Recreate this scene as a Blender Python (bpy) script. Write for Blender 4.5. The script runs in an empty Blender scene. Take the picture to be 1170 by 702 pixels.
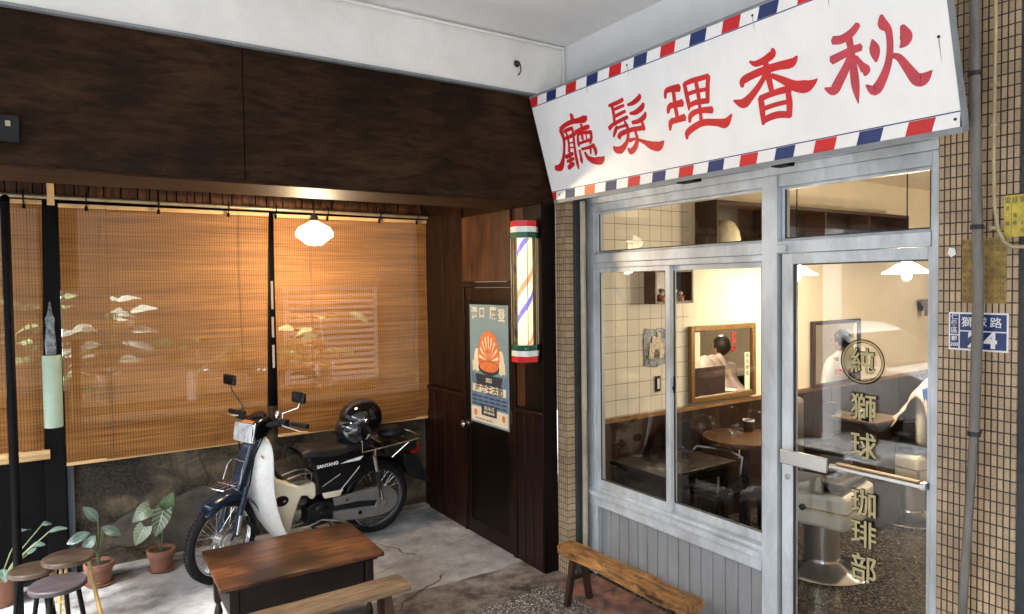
import bpy, bmesh, math, random
from mathutils import Vector, Matrix, noise
random.seed(7)
R = math.radians
scene = bpy.context.scene
# ------------------------------------------------------------------ camera
H = 1.95
yaw, pit, rol = R(33.3196), R(1.8712), R(-0.7057)
fwd = Vector((math.sin(yaw)*math.cos(pit), math.cos(yaw)*math.cos(pit), -math.sin(pit)))
rt0 = Vector((math.cos(yaw), -math.sin(yaw), 0)); up0 = rt0.cross(fwd)
rt = rt0*math.cos(rol) + up0*math.sin(rol); up = -rt0*math.sin(rol) + up0*math.cos(rol)
cd = bpy.data.cameras.new('camera'); cam = bpy.data.objects.new('camera', cd); scene.collection.objects.link(cam)
cam.matrix_world = Matrix(((rt.x, up.x, -fwd.x, 0), (rt.y, up.y, -fwd.y, 0), (rt.z, up.z, -fwd.z, H), (0, 0, 0, 1)))
cd.sensor_width = 36; cd.lens = 36*787.67/1170; cd.clip_start = 0.05; cd.clip_end = 500
scene.camera = cam
# ------------------------------------------------------------------ sky, sun, exposure
SUN_EL, SUN_AZ = R(50), R(-112)       # azimuth measured from +Y towards +X
world = bpy.data.worlds.new('World'); scene.world = world; world.use_nodes = True
wn = world.node_tree; bg = wn.nodes['Background']
sky = wn.nodes.new('ShaderNodeTexSky'); sky.sky_type = 'NISHITA'; sky.sun_disc = False
sky.sun_elevation = SUN_EL; sky.sun_rotation = SUN_AZ; sky.dust_density = 3.0; sky.air_density = 1.0
hs = wn.nodes.new('ShaderNodeHueSaturation'); hs.inputs['Saturation'].default_value = .5   # thin high cloud: a whiter sky
wn.links.new(sky.outputs[0], hs.inputs['Color']); wn.links.new(hs.outputs[0], bg.inputs[0]); bg.inputs[1].default_value = 0.15
sl = bpy.data.lights.new('sun', 'SUN'); sl.energy = 3.6; sl.angle = R(14); sl.color = (1, .985, .96)
so = bpy.data.objects.new('sun', sl); scene.collection.objects.link(so)
sdir = Vector((math.sin(SUN_AZ)*math.cos(SUN_EL), math.cos(SUN_AZ)*math.cos(SUN_EL), math.sin(SUN_EL)))
so.rotation_euler = sdir.to_track_quat('Z', 'Y').to_euler(); so.location = (-20, -8, 20)
vs = scene.view_settings; vs.view_transform = 'Standard'; vs.look = 'None'; vs.gamma = 1; vs.exposure = 3.1
vs.use_curve_mapping = False
scene.cycles.use_denoising = True; scene.cycles.max_bounces = 8; scene.cycles.transparent_max_bounces = 16
scene.cycles.sample_clamp_indirect = 6
# ------------------------------------------------------------------ helpers: tagging
def link(o): scene.collection.objects.link(o)
def tag(o, label, cat, group=None, kind=None):
    if label: o['label'] = label
    if cat: o['category'] = cat
    if group: o['group'] = group
    if kind: o['kind'] = kind
    return o
def thing(name, label, cat, loc=(0, 0, 0), group=None, kind=None, mw=None):
    o = bpy.data.objects.new(name, None); link(o); o.empty_display_size = .1
    if mw is not None: o.matrix_world = mw
    else: o.location = loc
    return tag(o, label, cat, group, kind)
class MB:
    def __init__(s): s.b = bmesh.new(); s.uv = None
    def box(s, lo, hi, mw=None):
        x0, y0, z0 = lo; x1, y1, z1 = hi
        x0, x1 = min(x0, x1), max(x0, x1); y0, y1 = min(y0, y1), max(y0, y1); z0, z1 = min(z0, z1), max(z0, z1)
        v = [s.b.verts.new(p if mw is None else mw @ Vector(p)) for p in
             ((x0,y0,z0),(x1,y0,z0),(x1,y1,z0),(x0,y1,z0),(x0,y0,z1),(x1,y0,z1),(x1,y1,z1),(x0,y1,z1))]
        for f in ((0,3,2,1),(4,5,6,7),(0,1,5,4),(1,2,6,5),(2,3,7,6),(3,0,4,7)): s.b.faces.new([v[i] for i in f])
        return s
    def bar(s, a, b, w, h=None, upv=(0, 0, 1)):
        a, b = Vector(a), Vector(b); h = h or w; d = (b-a).normalized(); u = Vector(upv)
        if abs(d.dot(u)) > .98: u = Vector((1, 0, 0))
        x = d.cross(u).normalized(); y = x.cross(d)
        v = []
        for c in (a, b):
            for i, j in ((-1,-1),(1,-1),(1,1),(-1,1)): v.append(s.b.verts.new(c + x*(i*w/2) + y*(j*h/2)))
        for f in ((0,3,2,1),(4,5,6,7),(0,1,5,4),(1,2,6,5),(2,3,7,6),(3,0,4,7)): s.b.faces.new([v[i] for i in f])
        return s
    def tube(s, pts, r, n=10, closed=False, caps=True):
        pts = [Vector(p) for p in pts]; N = len(pts); rr = r if isinstance(r, (list, tuple)) else [r]*N
        rings = []; prev = None
        for i, p in enumerate(pts):
            if closed: d = (pts[(i+1) % N]-pts[i-1]).normalized()
            else: d = (pts[min(i+1, N-1)]-pts[max(i-1, 0)]).normalized()
            if prev is None:
                a = Vector((0, 0, 1)) if abs(d.z) < .9 else Vector((1, 0, 0)); x = d.cross(a).normalized()
            else:
                x = (prev - d*prev.dot(d)).normalized()
            prev = x; y = d.cross(x)
            rings.append([s.b.verts.new(p + (x*math.cos(t)+y*math.sin(t))*rr[i]) for t in [2*math.pi*k/n for k in range(n)]])
        for i in range(N if closed else N-1):
            a, b = rings[i], rings[(i+1) % N]
            for k in range(n): s.b.faces.new((a[k], a[(k+1) % n], b[(k+1) % n], b[k]))
        if caps and not closed:
            s.b.faces.new(rings[0][::-1]); s.b.faces.new(rings[-1])
        return s
    def lathe(s, prof, c=(0, 0, 0), axis=(0, 0, 1), n=24, ripple=0, rk=8):
        c = Vector(c); q = Vector(axis).to_track_quat('Z', 'Y'); rings = []
        for r, z in prof:
            if r < 1e-5: rings.append([s.b.verts.new(c + q @ Vector((0, 0, z)))]); continue
            rings.append([s.b.verts.new(c + q @ Vector((r*math.cos(t)*(1+ripple*math.cos(rk*t)), r*math.sin(t)*(1+ripple*math.cos(rk*t)), z))) for t in [2*math.pi*k/n for k in range(n)]])
        for a, b in zip(rings, rings[1:]):
            for k in range(n):
                if len(a) == 1 and len(b) == 1: break
                if len(a) == 1: s.b.faces.new((a[0], b[k], b[(k+1) % n]))
                elif len(b) == 1: s.b.faces.new((a[k], a[(k+1) % n], b[0]))
                else: s.b.faces.new((a[k], a[(k+1) % n], b[(k+1) % n], b[k]))
        if len(rings[0]) > 1: s.b.faces.new(rings[0][::-1])
        if len(rings[-1]) > 1: s.b.faces.new(rings[-1])
        return s
    def cyl(s, a, b, r, r2=None, n=20):
        a, b = Vector(a), Vector(b); return s.lathe([(r, 0), (r if r2 is None else r2, (b-a).length)], a, b-a, n)
    def prism(s, poly, org, U, V, t):
        org, U, V = Vector(org), Vector(U).normalized(), Vector(V).normalized(); Nn = U.cross(V)*t
        f = [s.b.verts.new(org + U*p[0] + V*p[1] + Nn) for p in poly]; k = [s.b.verts.new(org + U*p[0] + V*p[1]) for p in poly]
        s.b.faces.new(f); s.b.faces.new(k[::-1]); n = len(poly)
        for i in range(n): s.b.faces.new((k[i], k[(i+1) % n], f[(i+1) % n], f[i]))
        return s
    def grid(s, P, thick=0, wrap=False):
        rows = [[s.b.verts.new(p) for p in r] for r in P]
        for a, b in zip(rows, rows[1:]):
            for i in range(len(a)-1): s.b.faces.new((a[i], a[i+1], b[i+1], b[i]))
        return s
    def ball(s, c, r, sc=(1, 1, 1), n=16, m=10, mw=None):
        c = Vector(c); prof = []
        rows = []
        for i in range(m+1):
            th = math.pi*i/m; row = []
            for k in range(n):
                t = 2*math.pi*k/n; p = Vector((r*math.sin(th)*math.cos(t)*sc[0], r*math.sin(th)*math.sin(t)*sc[1], r*math.cos(th)*sc[2]))
                row.append(p if mw is None else mw @ p)
            rows.append(row)
        vt = [[s.b.verts.new(c+rows[i][0])] if i in (0, m) else [s.b.verts.new(c+p) for p in rows[i]] for i in range(m+1)]
        for a, b in zip(vt, vt[1:]):
            for k in range(n):
                if len(a) == 1: s.b.faces.new((a[0], b[k], b[(k+1) % n]))
                elif len(b) == 1: s.b.faces.new((a[k], b[0], a[(k+1) % n]))
                else: s.b.faces.new((a[k], b[k], b[(k+1) % n], a[(k+1) % n]))
        return s
    def torus(s, c, R1, r, axis=(0, 1, 0), N=48, n=10, sq=1.0):
        q = Vector(axis).to_track_quat('Z', 'Y'); c = Vector(c)
        pts = [[c + q @ Vector(((R1+r*math.cos(u))*math.cos(t), (R1+r*math.cos(u))*math.sin(t), r*sq*math.sin(u))) for u in [2*math.pi*k/n for k in range(n)]] for t in [2*math.pi*i/N for i in range(N)]]
        v = [[s.b.verts.new(p) for p in row] for row in pts]
        for i in range(N):
            for k in range(n): s.b.faces.new((v[i][k], v[(i+1) % N][k], v[(i+1) % N][(k+1) % n], v[i][(k+1) % n]))
        return s
    def leaf(s, base, d, nrm, L, W, droop=.3, fold=.15, shape='oval', nu=4, nv=7):
        """one leaf blade: base point, direction, up normal; UV u=-1..1 across, v=0..1 along"""
        uvl = s.b.loops.layers.uv.verify()
        base, d, nrm = Vector(base), Vector(d).normalized(), Vector(nrm)
        x = d.cross(nrm).normalized(); nn = x.cross(d).normalized(); rows = []
        for j in range(nv+1):
            v = j/nv
            if shape == 'heart': w = W*(.10+.9*math.sin(math.pi*min(1, (v*.86+.14))**.75))*(1 if v < .98 else .2)
            elif shape == 'long': w = W*math.sin(math.pi*(v*.94+.03))**.8
            else: w = W*math.sin(math.pi*(v*.92+.06))**.7
            row = []
            for i in range(-nu, nu+1):
                u = i/nu; back = -.16*L*abs(u)**1.5*(1-v) if shape == 'heart' else 0
                row.append((base + d*(L*v+back) + x*(w*u) - nn*(droop*L*v*v) + nn*(fold*w*abs(u)) + nn*(.015*L*math.sin(9*v+3*u)), u, v))
            rows.append(row)
        vv = [[s.b.verts.new(p[0]) for p in row] for row in rows]
        for j in range(nv):
            for i in range(2*nu):
                f = s.b.faces.new((vv[j][i], vv[j][i+1], vv[j+1][i+1], vv[j+1][i]))
                for lp, (a, b) in zip(f.loops, ((j, i), (j, i+1), (j+1, i+1), (j+1, i))): lp[uvl].uv = (rows[a][b][1], rows[a][b][2])
        return s
    def build(s, name, m, parent=None, bevel=0, solid=0, ang=35, label=None, cat=None, group=None, kind=None, fix=True, sub=0):
        if fix and not solid: bmesh.ops.recalc_face_normals(s.b, faces=s.b.faces)
        me = bpy.data.meshes.new(name); s.b.to_mesh(me); s.b.free()
        me.materials.append(m)
        for p in me.polygons: p.use_smooth = True
        me.set_sharp_from_angle(angle=R(ang))
        o = bpy.data.objects.new(name, me); link(o)
        if parent is not None: o.parent = parent
        if solid: md = o.modifiers.new('s', 'SOLIDIFY'); md.thickness = solid; md.offset = 0
        if sub: md = o.modifiers.new('u', 'SUBSURF'); md.levels = sub; md.render_levels = sub
        if bevel: md = o.modifiers.new('b', 'BEVEL'); md.width = bevel; md.segments = 2; md.limit_method = 'ANGLE'; md.angle_limit = R(40)
        return tag(o, label, cat, group, kind)
def children(o): return [c for c in list(scene.objects) if c.parent == o]
def copy_tree(o, parent=None, label=None, mw=None):
    c = o.copy(); link(c)
    if parent is not None: c.parent = parent; c.matrix_parent_inverse = o.matrix_parent_inverse
    if label: c['label'] = label
    if mw is not None: c.matrix_world = mw
    for ch in children(o): copy_tree(ch, c)
    return c
def text(body, size, off=0.0, ext=0.001, align='CENTER', sx=1.0):
    cu = bpy.data.curves.new('t', 'FONT'); cu.body = body; cu.size = size; cu.offset = off; cu.extrude = ext
    cu.align_x = align; cu.align_y = 'CENTER'; cu.resolution_u = 4
    o = bpy.data.objects.new('t', cu); link(o); bpy.context.view_layer.update()
    me = bpy.data.meshes.new_from_object(o.evaluated_get(bpy.context.evaluated_depsgraph_get()))
    bpy.data.objects.remove(o); bpy.data.curves.remove(cu)
    return me
def add_text(mb, body, size, org, U, V, off=0.0, ext=.001, align='CENTER', sx=1.0, sy=1.0):
    me = text(body, size, off, ext, align); U, V = Vector(U).normalized(), Vector(V).normalized(); Nn = U.cross(V); org = Vector(org)
    for v in me.vertices: v.co = org + U*v.co.x*sx + V*v.co.y*sy + Nn*v.co.z
    mb.b.from_mesh(me); bpy.data.meshes.remove(me)
# ------------------------------------------------------------------ helpers: materials
def _n(nt, t, **k):
    n = nt.nodes.new('ShaderNode'+t)
    for a, b in k.items():
        if a.startswith('i_'): n.inputs[int(a[2:])].default_value = b
        else: setattr(n, a, b)
    return n
def M(name, col, rough=.5, metal=0.0, var=.12, scale=6.0, stretch=(1, 1, 1), bump=0.0, bscale=60.0, col2=None, coat=0.0, rvar=.1, emit=None, es=0, spec=.5, dirt=0.0, detail=6, trans=0):
    m = bpy.data.materials.new(name); m.use_nodes = True; nt = m.node_tree; b = nt.nodes['Principled BSDF']; L = nt.links.new
    b.inputs['Roughness'].default_value = rough; b.inputs['Metallic'].default_value = metal
    b.inputs['Coat Weight'].default_value = coat; b.inputs['Specular IOR Level'].default_value = spec
    tc = _n(nt, 'TexCoord'); mp = _n(nt, 'Mapping'); mp.inputs['Scale'].default_value = stretch; L(tc.outputs['Object'], mp.inputs[0])
    no = _n(nt, 'TexNoise'); no.inputs['Scale'].default_value = scale; no.inputs['Detail'].default_value = detail; no.inputs['Roughness'].default_value = .7
    L(mp.outputs[0], no.inputs['Vector'])
    c = Vector(col); a = c*(1-var); d = Vector(col2) if col2 else c*(1+var)
    rp = _n(nt, 'ValToRGB'); rp.color_ramp.elements[0].position = .38; rp.color_ramp.elements[1].position = .62
    rp.color_ramp.elements[0].color = (*a, 1); rp.color_ramp.elements[1].color = (*d, 1)
    L(no.outputs[0], rp.inputs[0]); out = rp.outputs[0]
    if dirt:
        n2 = _n(nt, 'TexNoise'); n2.inputs['Scale'].default_value = scale*.35; n2.inputs['Detail'].default_value = 8
        L(tc.outputs['Object'], n2.inputs['Vector']); r2 = _n(nt, 'ValToRGB'); r2.color_ramp.elements[0].position = .45; r2.color_ramp.elements[1].position = .72
        r2.color_ramp.elements[0].color = (0, 0, 0, 1); r2.color_ramp.elements[1].color = (dirt, dirt, dirt, 1); L(n2.outputs[0], r2.inputs[0])
        mx = _n(nt, 'MixRGB'); L(r2.outputs[0], mx.inputs[0]); L(out, mx.inputs[1]); mx.inputs[2].default_value = (c.x*.35, c.y*.3, c.z*.25, 1); out = mx.outputs[0]
    L(out, b.inputs['Base Color'])
    if rvar:
        mr = _n(nt, 'MapRange'); mr.inputs[3].default_value = max(.02, rough-rvar); mr.inputs[4].default_value = min(1, rough+rvar); L(no.outputs[0], mr.inputs[0]); L(mr.outputs[0], b.inputs['Roughness'])
    if bump:
        nb = _n(nt, 'TexNoise'); nb.inputs['Scale'].default_value = bscale; nb.inputs['Detail'].default_value = 5; L(mp.outputs[0], nb.inputs['Vector'])
        bp = _n(nt, 'Bump'); bp.inputs['Strength'].default_value = bump; bp.inputs['Distance'].default_value = .01; L(nb.outputs[0], bp.inputs['Height']); L(bp.outputs[0], b.inputs['Normal'])
    if emit: b.inputs['Emission Color'].default_value = (*emit, 1); b.inputs['Emission Strength'].default_value = es
    if trans: b.inputs['Transmission Weight'].default_value = trans
    return m
def grid_mat(name, tile, grout, axes, tw, th, mortar, rough=.3, var=.1, bump=.4, off=0.0, ox=0.0, oy=0.0, speck=0.0, coat=0):
    """tiles or boards by world position; axes e.g. 'yz'"""
    m = bpy.data.materials.new(name); m.use_nodes = True; nt = m.node_tree; b = nt.nodes['Principled BSDF']; L = nt.links.new
    g = _n(nt, 'NewGeometry'); sp = _n(nt, 'SeparateXYZ'); L(g.outputs['Position'], sp.inputs[0]); cb = _n(nt, 'CombineXYZ')
    for k, (ax, o_) in enumerate(zip(axes, (ox, oy))):
        ad = _n(nt, 'Math', operation='ADD'); ad.inputs[1].default_value = o_; L(sp.outputs['xyz'.index(ax)], ad.inputs[0]); L(ad.outputs[0], cb.inputs[k])
    bk = _n(nt, 'TexBrick'); bk.offset = off; bk.inputs['Scale'].default_value = 1; bk.inputs['Brick Width'].default_value = tw; bk.inputs['Row Height'].default_value = th
    bk.inputs['Mortar Size'].default_value = mortar; bk.inputs['Mortar Smooth'].default_value = .15; bk.inputs['Bias'].default_value = 0
    L(cb.outputs[0], bk.inputs['Vector']); c = Vector(tile)
    bk.inputs['Color1'].default_value = (*(c*(1-var)), 1); bk.inputs['Color2'].default_value = (*(c*(1+var)), 1); bk.inputs['Mortar'].default_value = (*grout, 1)
    out = bk.outputs['Color']
    if speck:
        n = _n(nt, 'TexNoise'); n.inputs['Scale'].default_value = 260; n.inputs['Detail'].default_value = 2; L(g.outputs['Position'], n.inputs['Vector'])
        r = _n(nt, 'ValToRGB'); r.color_ramp.elements[0].position = .35; r.color_ramp.elements[1].position = .65; r.color_ramp.elements[0].color = (1-speck,)*3+(1,); r.color_ramp.elements[1].color = (1+speck*.5, 1+speck*.5, 1+speck*.5, 1)
        L(n.outputs[0], r.inputs[0]); mx = _n(nt, 'MixRGB', blend_type='MULTIPLY'); mx.inputs[0].default_value = 1; L(out, mx.inputs[1]); L(r.outputs[0], mx.inputs[2]); out = mx.outputs[0]
        n = _n(nt, 'TexNoise'); n.inputs['Scale'].default_value = 3; n.inputs['Detail'].default_value = 8; L(g.outputs['Position'], n.inputs['Vector'])
        r = _n(nt, 'ValToRGB'); r.color_ramp.elements[0].position = .3; r.color_ramp.elements[1].position = .6; r.color_ramp.elements[0].color = (.62, .6, .56, 1); r.color_ramp.elements[1].color = (1, 1, 1, 1)
        L(n.outputs[0], r.inputs[0]); mx = _n(nt, 'MixRGB', blend_type='MULTIPLY'); mx.inputs[0].default_value = .8; L(out, mx.inputs[1]); L(r.outputs[0], mx.inputs[2]); out = mx.outputs[0]
    L(out, b.inputs['Base Color']); b.inputs['Roughness'].default_value = rough; b.inputs['Coat Weight'].default_value = coat
    bp = _n(nt, 'Bump'); bp.invert = True; bp.inputs['Strength'].default_value = bump; bp.inputs['Distance'].default_value = .002; L(bk.outputs['Fac'], bp.inputs['Height']); L(bp.outputs[0], b.inputs['Normal'])
    return m
def wood(name, dark, light, axis='x', scale=3.0, rough=.45, ratio=9, bump=.15, coat=0, blotch=.5, stain=(.3, .25, .2), spec=.3):
    m = bpy.data.materials.new(name); m.use_nodes = True; nt = m.node_tree; b = nt.nodes['Principled BSDF']; L = nt.links.new
    tc = _n(nt, 'TexCoord'); mp = _n(nt, 'Mapping'); st = [ratio]*3; st['xyz'.index(axis)] = 1; mp.inputs['Scale'].default_value = st; L(tc.outputs['Object'], mp.inputs[0])
    n = _n(nt, 'TexNoise'); n.inputs['Scale'].default_value = scale; n.inputs['Detail'].default_value = 9; n.inputs['Roughness'].default_value = .74; n.inputs['Distortion'].default_value = .4; L(mp.outputs[0], n.inputs['Vector'])
    r = _n(nt, 'ValToRGB'); r.color_ramp.elements[0].position = .37; r.color_ramp.elements[1].position = .64; r.color_ramp.elements[0].color = (*dark, 1); r.color_ramp.elements[1].color = (*light, 1); L(n.outputs[0], r.inputs[0])
    n2 = _n(nt, 'TexNoise'); n2.inputs['Scale'].default_value = 2.4; n2.inputs['Detail'].default_value = 6; L(tc.outputs['Object'], n2.inputs['Vector'])
    r2 = _n(nt, 'ValToRGB'); r2.color_ramp.elements[0].position = .38; r2.color_ramp.elements[1].position = .62; r2.color_ramp.elements[0].color = (*stain, 1); r2.color_ramp.elements[1].color = (1, 1, 1, 1); L(n2.outputs[0], r2.inputs[0])
    mx = _n(nt, 'MixRGB', blend_type='MULTIPLY'); mx.inputs[0].default_value = blotch; L(r.outputs[0], mx.inputs[1]); L(r2.outputs[0], mx.inputs[2]); L(mx.outputs[0], b.inputs['Base Color'])
    b.inputs['Roughness'].default_value = rough; b.inputs['Coat Weight'].default_value = coat; b.inputs['Coat Roughness'].default_value = .25; b.inputs['Specular IOR Level'].default_value = spec
    bp = _n(nt, 'Bump'); bp.inputs['Strength'].default_value = bump; bp.inputs['Distance'].default_value = .004; L(n.outputs[0], bp.inputs['Height']); L(bp.outputs[0], b.inputs['Normal'])
    mr = _n(nt, 'MapRange'); mr.inputs[3].default_value = max(.05, rough-.12); mr.inputs[4].default_value = rough+.12; L(n2.outputs[0], mr.inputs[0]); L(mr.outputs[0], b.inputs['Roughness'])
    return m
def glass_mat(name, base=.05, tint=(.97, .98, .97)):
    m = bpy.data.materials.new(name); m.use_nodes = True; nt = m.node_tree; L = nt.links.new; nt.nodes.remove(nt.nodes['Principled BSDF']); out = nt.nodes['Material Output']
    tr = _n(nt, 'BsdfTransparent'); tr.inputs[0].default_value = (*tint, 1); gl = _n(nt, 'BsdfGlossy'); gl.inputs['Roughness'].default_value = .0; mi = _n(nt, 'MixShader')
    lw = _n(nt, 'LayerWeight'); lw.inputs[0].default_value = .5; pw = _n(nt, 'Math', operation='POWER'); pw.inputs[1].default_value = 4.5; L(lw.outputs['Facing'], pw.inputs[0])
    ml = _n(nt, 'Math', operation='MULTIPLY_ADD'); ml.inputs[1].default_value = .8; ml.inputs[2].default_value = base; L(pw.outputs[0], ml.inputs[0])
    L(ml.outputs[0], mi.inputs[0]); L(tr.outputs[0], mi.inputs[1]); L(gl.outputs[0], mi.inputs[2]); L(mi.outputs[0], out.inputs[0])
    return m
def blind_mat(name, see=.22):
    m = bpy.data.materials.new(name); m.use_nodes = True; nt = m.node_tree; L = nt.links.new; nt.nodes.remove(nt.nodes['Principled BSDF']); out = nt.nodes['Material Output']
    tc = _n(nt, 'TexCoord'); mp = _n(nt, 'Mapping'); mp.inputs['Scale'].default_value = (.9, 1, 75); L(tc.outputs['Object'], mp.inputs[0])
    n = _n(nt, 'TexNoise'); n.inputs['Scale'].default_value = 1.6; n.inputs['Detail'].default_value = 5; n.inputs['Roughness'].default_value = .75; L(mp.outputs[0], n.inputs['Vector'])
    r = _n(nt, 'ValToRGB'); r.color_ramp.elements[0].position = .32; r.color_ramp.elements[1].position = .68; r.color_ramp.elements[0].color = (.155, .068, .017, 1); r.color_ramp.elements[1].color = (.48, .232, .077, 1); L(n.outputs[0], r.inputs[0])
    # threads: vertical lines every 11 mm, hung cords
    sp = _n(nt, 'SeparateXYZ'); L(tc.outputs['Object'], sp.inputs[0])
    f1 = _n(nt, 'Math', operation='MULTIPLY'); f1.inputs[1].default_value = 1/.017; L(sp.outputs[0], f1.inputs[0]); f2 = _n(nt, 'Math', operation='FRACT'); L(f1.outputs[0], f2.inputs[0])
    f3 = _n(nt, 'Math', operation='LESS_THAN'); f3.inputs[1].default_value = .22; L(f2.outputs[0], f3.inputs[0])
    mx = _n(nt, 'MixRGB', blend_type='MULTIPLY'); L(r.outputs[0], mx.inputs[1]); mx.inputs[2].default_value = (.45, .38, .34, 1)
    fm = _n(nt, 'Math', operation='MULTIPLY'); fm.inputs[1].default_value = .9; L(f3.outputs[0], fm.inputs[0]); L(fm.outputs[0], mx.inputs[0])
    n3 = _n(nt, 'TexNoise'); n3.inputs['Scale'].default_value = 1.0; mp3 = _n(nt, 'Mapping'); mp3.inputs['Scale'].default_value = (.8, 1, 11); L(tc.outputs['Object'], mp3.inputs[0]); L(mp3.outputs[0], n3.inputs['Vector'])
    r3 = _n(nt, 'ValToRGB'); r3.color_ramp.elements[0].position = .3; r3.color_ramp.elements[1].position = .6; r3.color_ramp.elements[0].color = (.74, .70, .64, 1); r3.color_ramp.elements[1].color = (1.04, 1.03, 1.0, 1); L(n3.outputs[0], r3.inputs[0])
    m2 = _n(nt, 'MixRGB', blend_type='MULTIPLY'); m2.inputs[0].default_value = 1; L(mx.outputs[0], m2.inputs[1]); L(r3.outputs[0], m2.inputs[2])
    df = _n(nt, 'BsdfPrincipled'); df.inputs['Roughness'].default_value = .55; df.inputs['Specular IOR Level'].default_value = .12; L(m2.outputs[0], df.inputs['Base Color'])
    bp = _n(nt, 'Bump'); bp.inputs['Strength'].default_value = .5; bp.inputs['Distance'].default_value = .003; L(n.outputs[0], bp.inputs['Height']); L(bp.outputs[0], df.inputs['Normal'])
    tl = _n(nt, 'BsdfTranslucent'); L(m2.outputs[0], tl.inputs[0]); m1 = _n(nt, 'MixShader'); m1.inputs[0].default_value = .25; L(df.outputs[0], m1.inputs[1]); L(tl.outputs[0], m1.inputs[2])
    tr = _n(nt, 'BsdfTransparent'); mi = _n(nt, 'MixShader')
    # gaps between slats are wider where the noise is low
    mr = _n(nt, 'MapRange'); mr.inputs[1].default_value = .3; mr.inputs[2].default_value = .7; mr.inputs[3].default_value = see*1.5; mr.inputs[4].default_value = see*.5; L(n.outputs[0], mr.inputs[0])
    L(mr.outputs[0], mi.inputs[0]); L(m1.outputs[0], mi.inputs[1]); L(tr.outputs[0], mi.inputs[2]); L(mi.outputs[0], out.inputs[0])
    return m
def leaf_mat(name, dark, vein, veiny=.5, rough=.35):
    m = bpy.data.materials.new(name); m.use_nodes = True; nt = m.node_tree; b = nt.nodes['Principled BSDF']; L = nt.links.new
    tc = _n(nt, 'TexCoord'); sp = _n(nt, 'SeparateXYZ'); L(tc.outputs['UV'], sp.inputs[0])
    ab = _n(nt, 'Math', operation='ABSOLUTE'); L(sp.outputs[0], ab.inputs[0])
    mid = _n(nt, 'Math', operation='LESS_THAN'); mid.inputs[1].default_value = .07; L(ab.outputs[0], mid.inputs[0])
    a1 = _n(nt, 'Math', operation='MULTIPLY_ADD'); a1.inputs[1].default_value = -.35; L(ab.outputs[0], a1.inputs[0]); L(sp.outputs[1], a1.inputs[2])
    a2 = _n(nt, 'Math', operation='MULTIPLY'); a2.inputs[1].default_value = 6; L(a1.outputs[0], a2.inputs[0]); a3 = _n(nt, 'Math', operation='FRACT'); L(a2.outputs[0], a3.inputs[0])
    a4 = _n(nt, 'Math', operation='LESS_THAN'); a4.inputs[1].default_value = .16; L(a3.outputs[0], a4.inputs[0]); mxm = _n(nt, 'Math', operation='MAXIMUM'); L(mid.outputs[0], mxm.inputs[0]); L(a4.outputs[0], mxm.inputs[1])
    n = _n(nt, 'TexNoise'); n.inputs['Scale'].default_value = 25; L(tc.outputs['Object'], n.inputs['Vector']); md = _n(nt, 'MixRGB'); L(n.outputs[0], md.inputs[0]); md.inputs[1].default_value = (*[c*.6 for c in dark], 1); md.inputs[2].default_value = (*[c*1.5 for c in dark], 1)
    f = _n(nt, 'Math', operation='MULTIPLY'); f.inputs[1].default_value = veiny; L(mxm.outputs[0], f.inputs[0])
    mx = _n(nt, 'MixRGB'); L(f.outputs[0], mx.inputs[0]); L(md.outputs[0], mx.inputs[1]); mx.inputs[2].default_value = (*vein, 1); L(mx.outputs[0], b.inputs['Base Color']); b.inputs['Roughness'].default_value = rough
    return m
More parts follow.
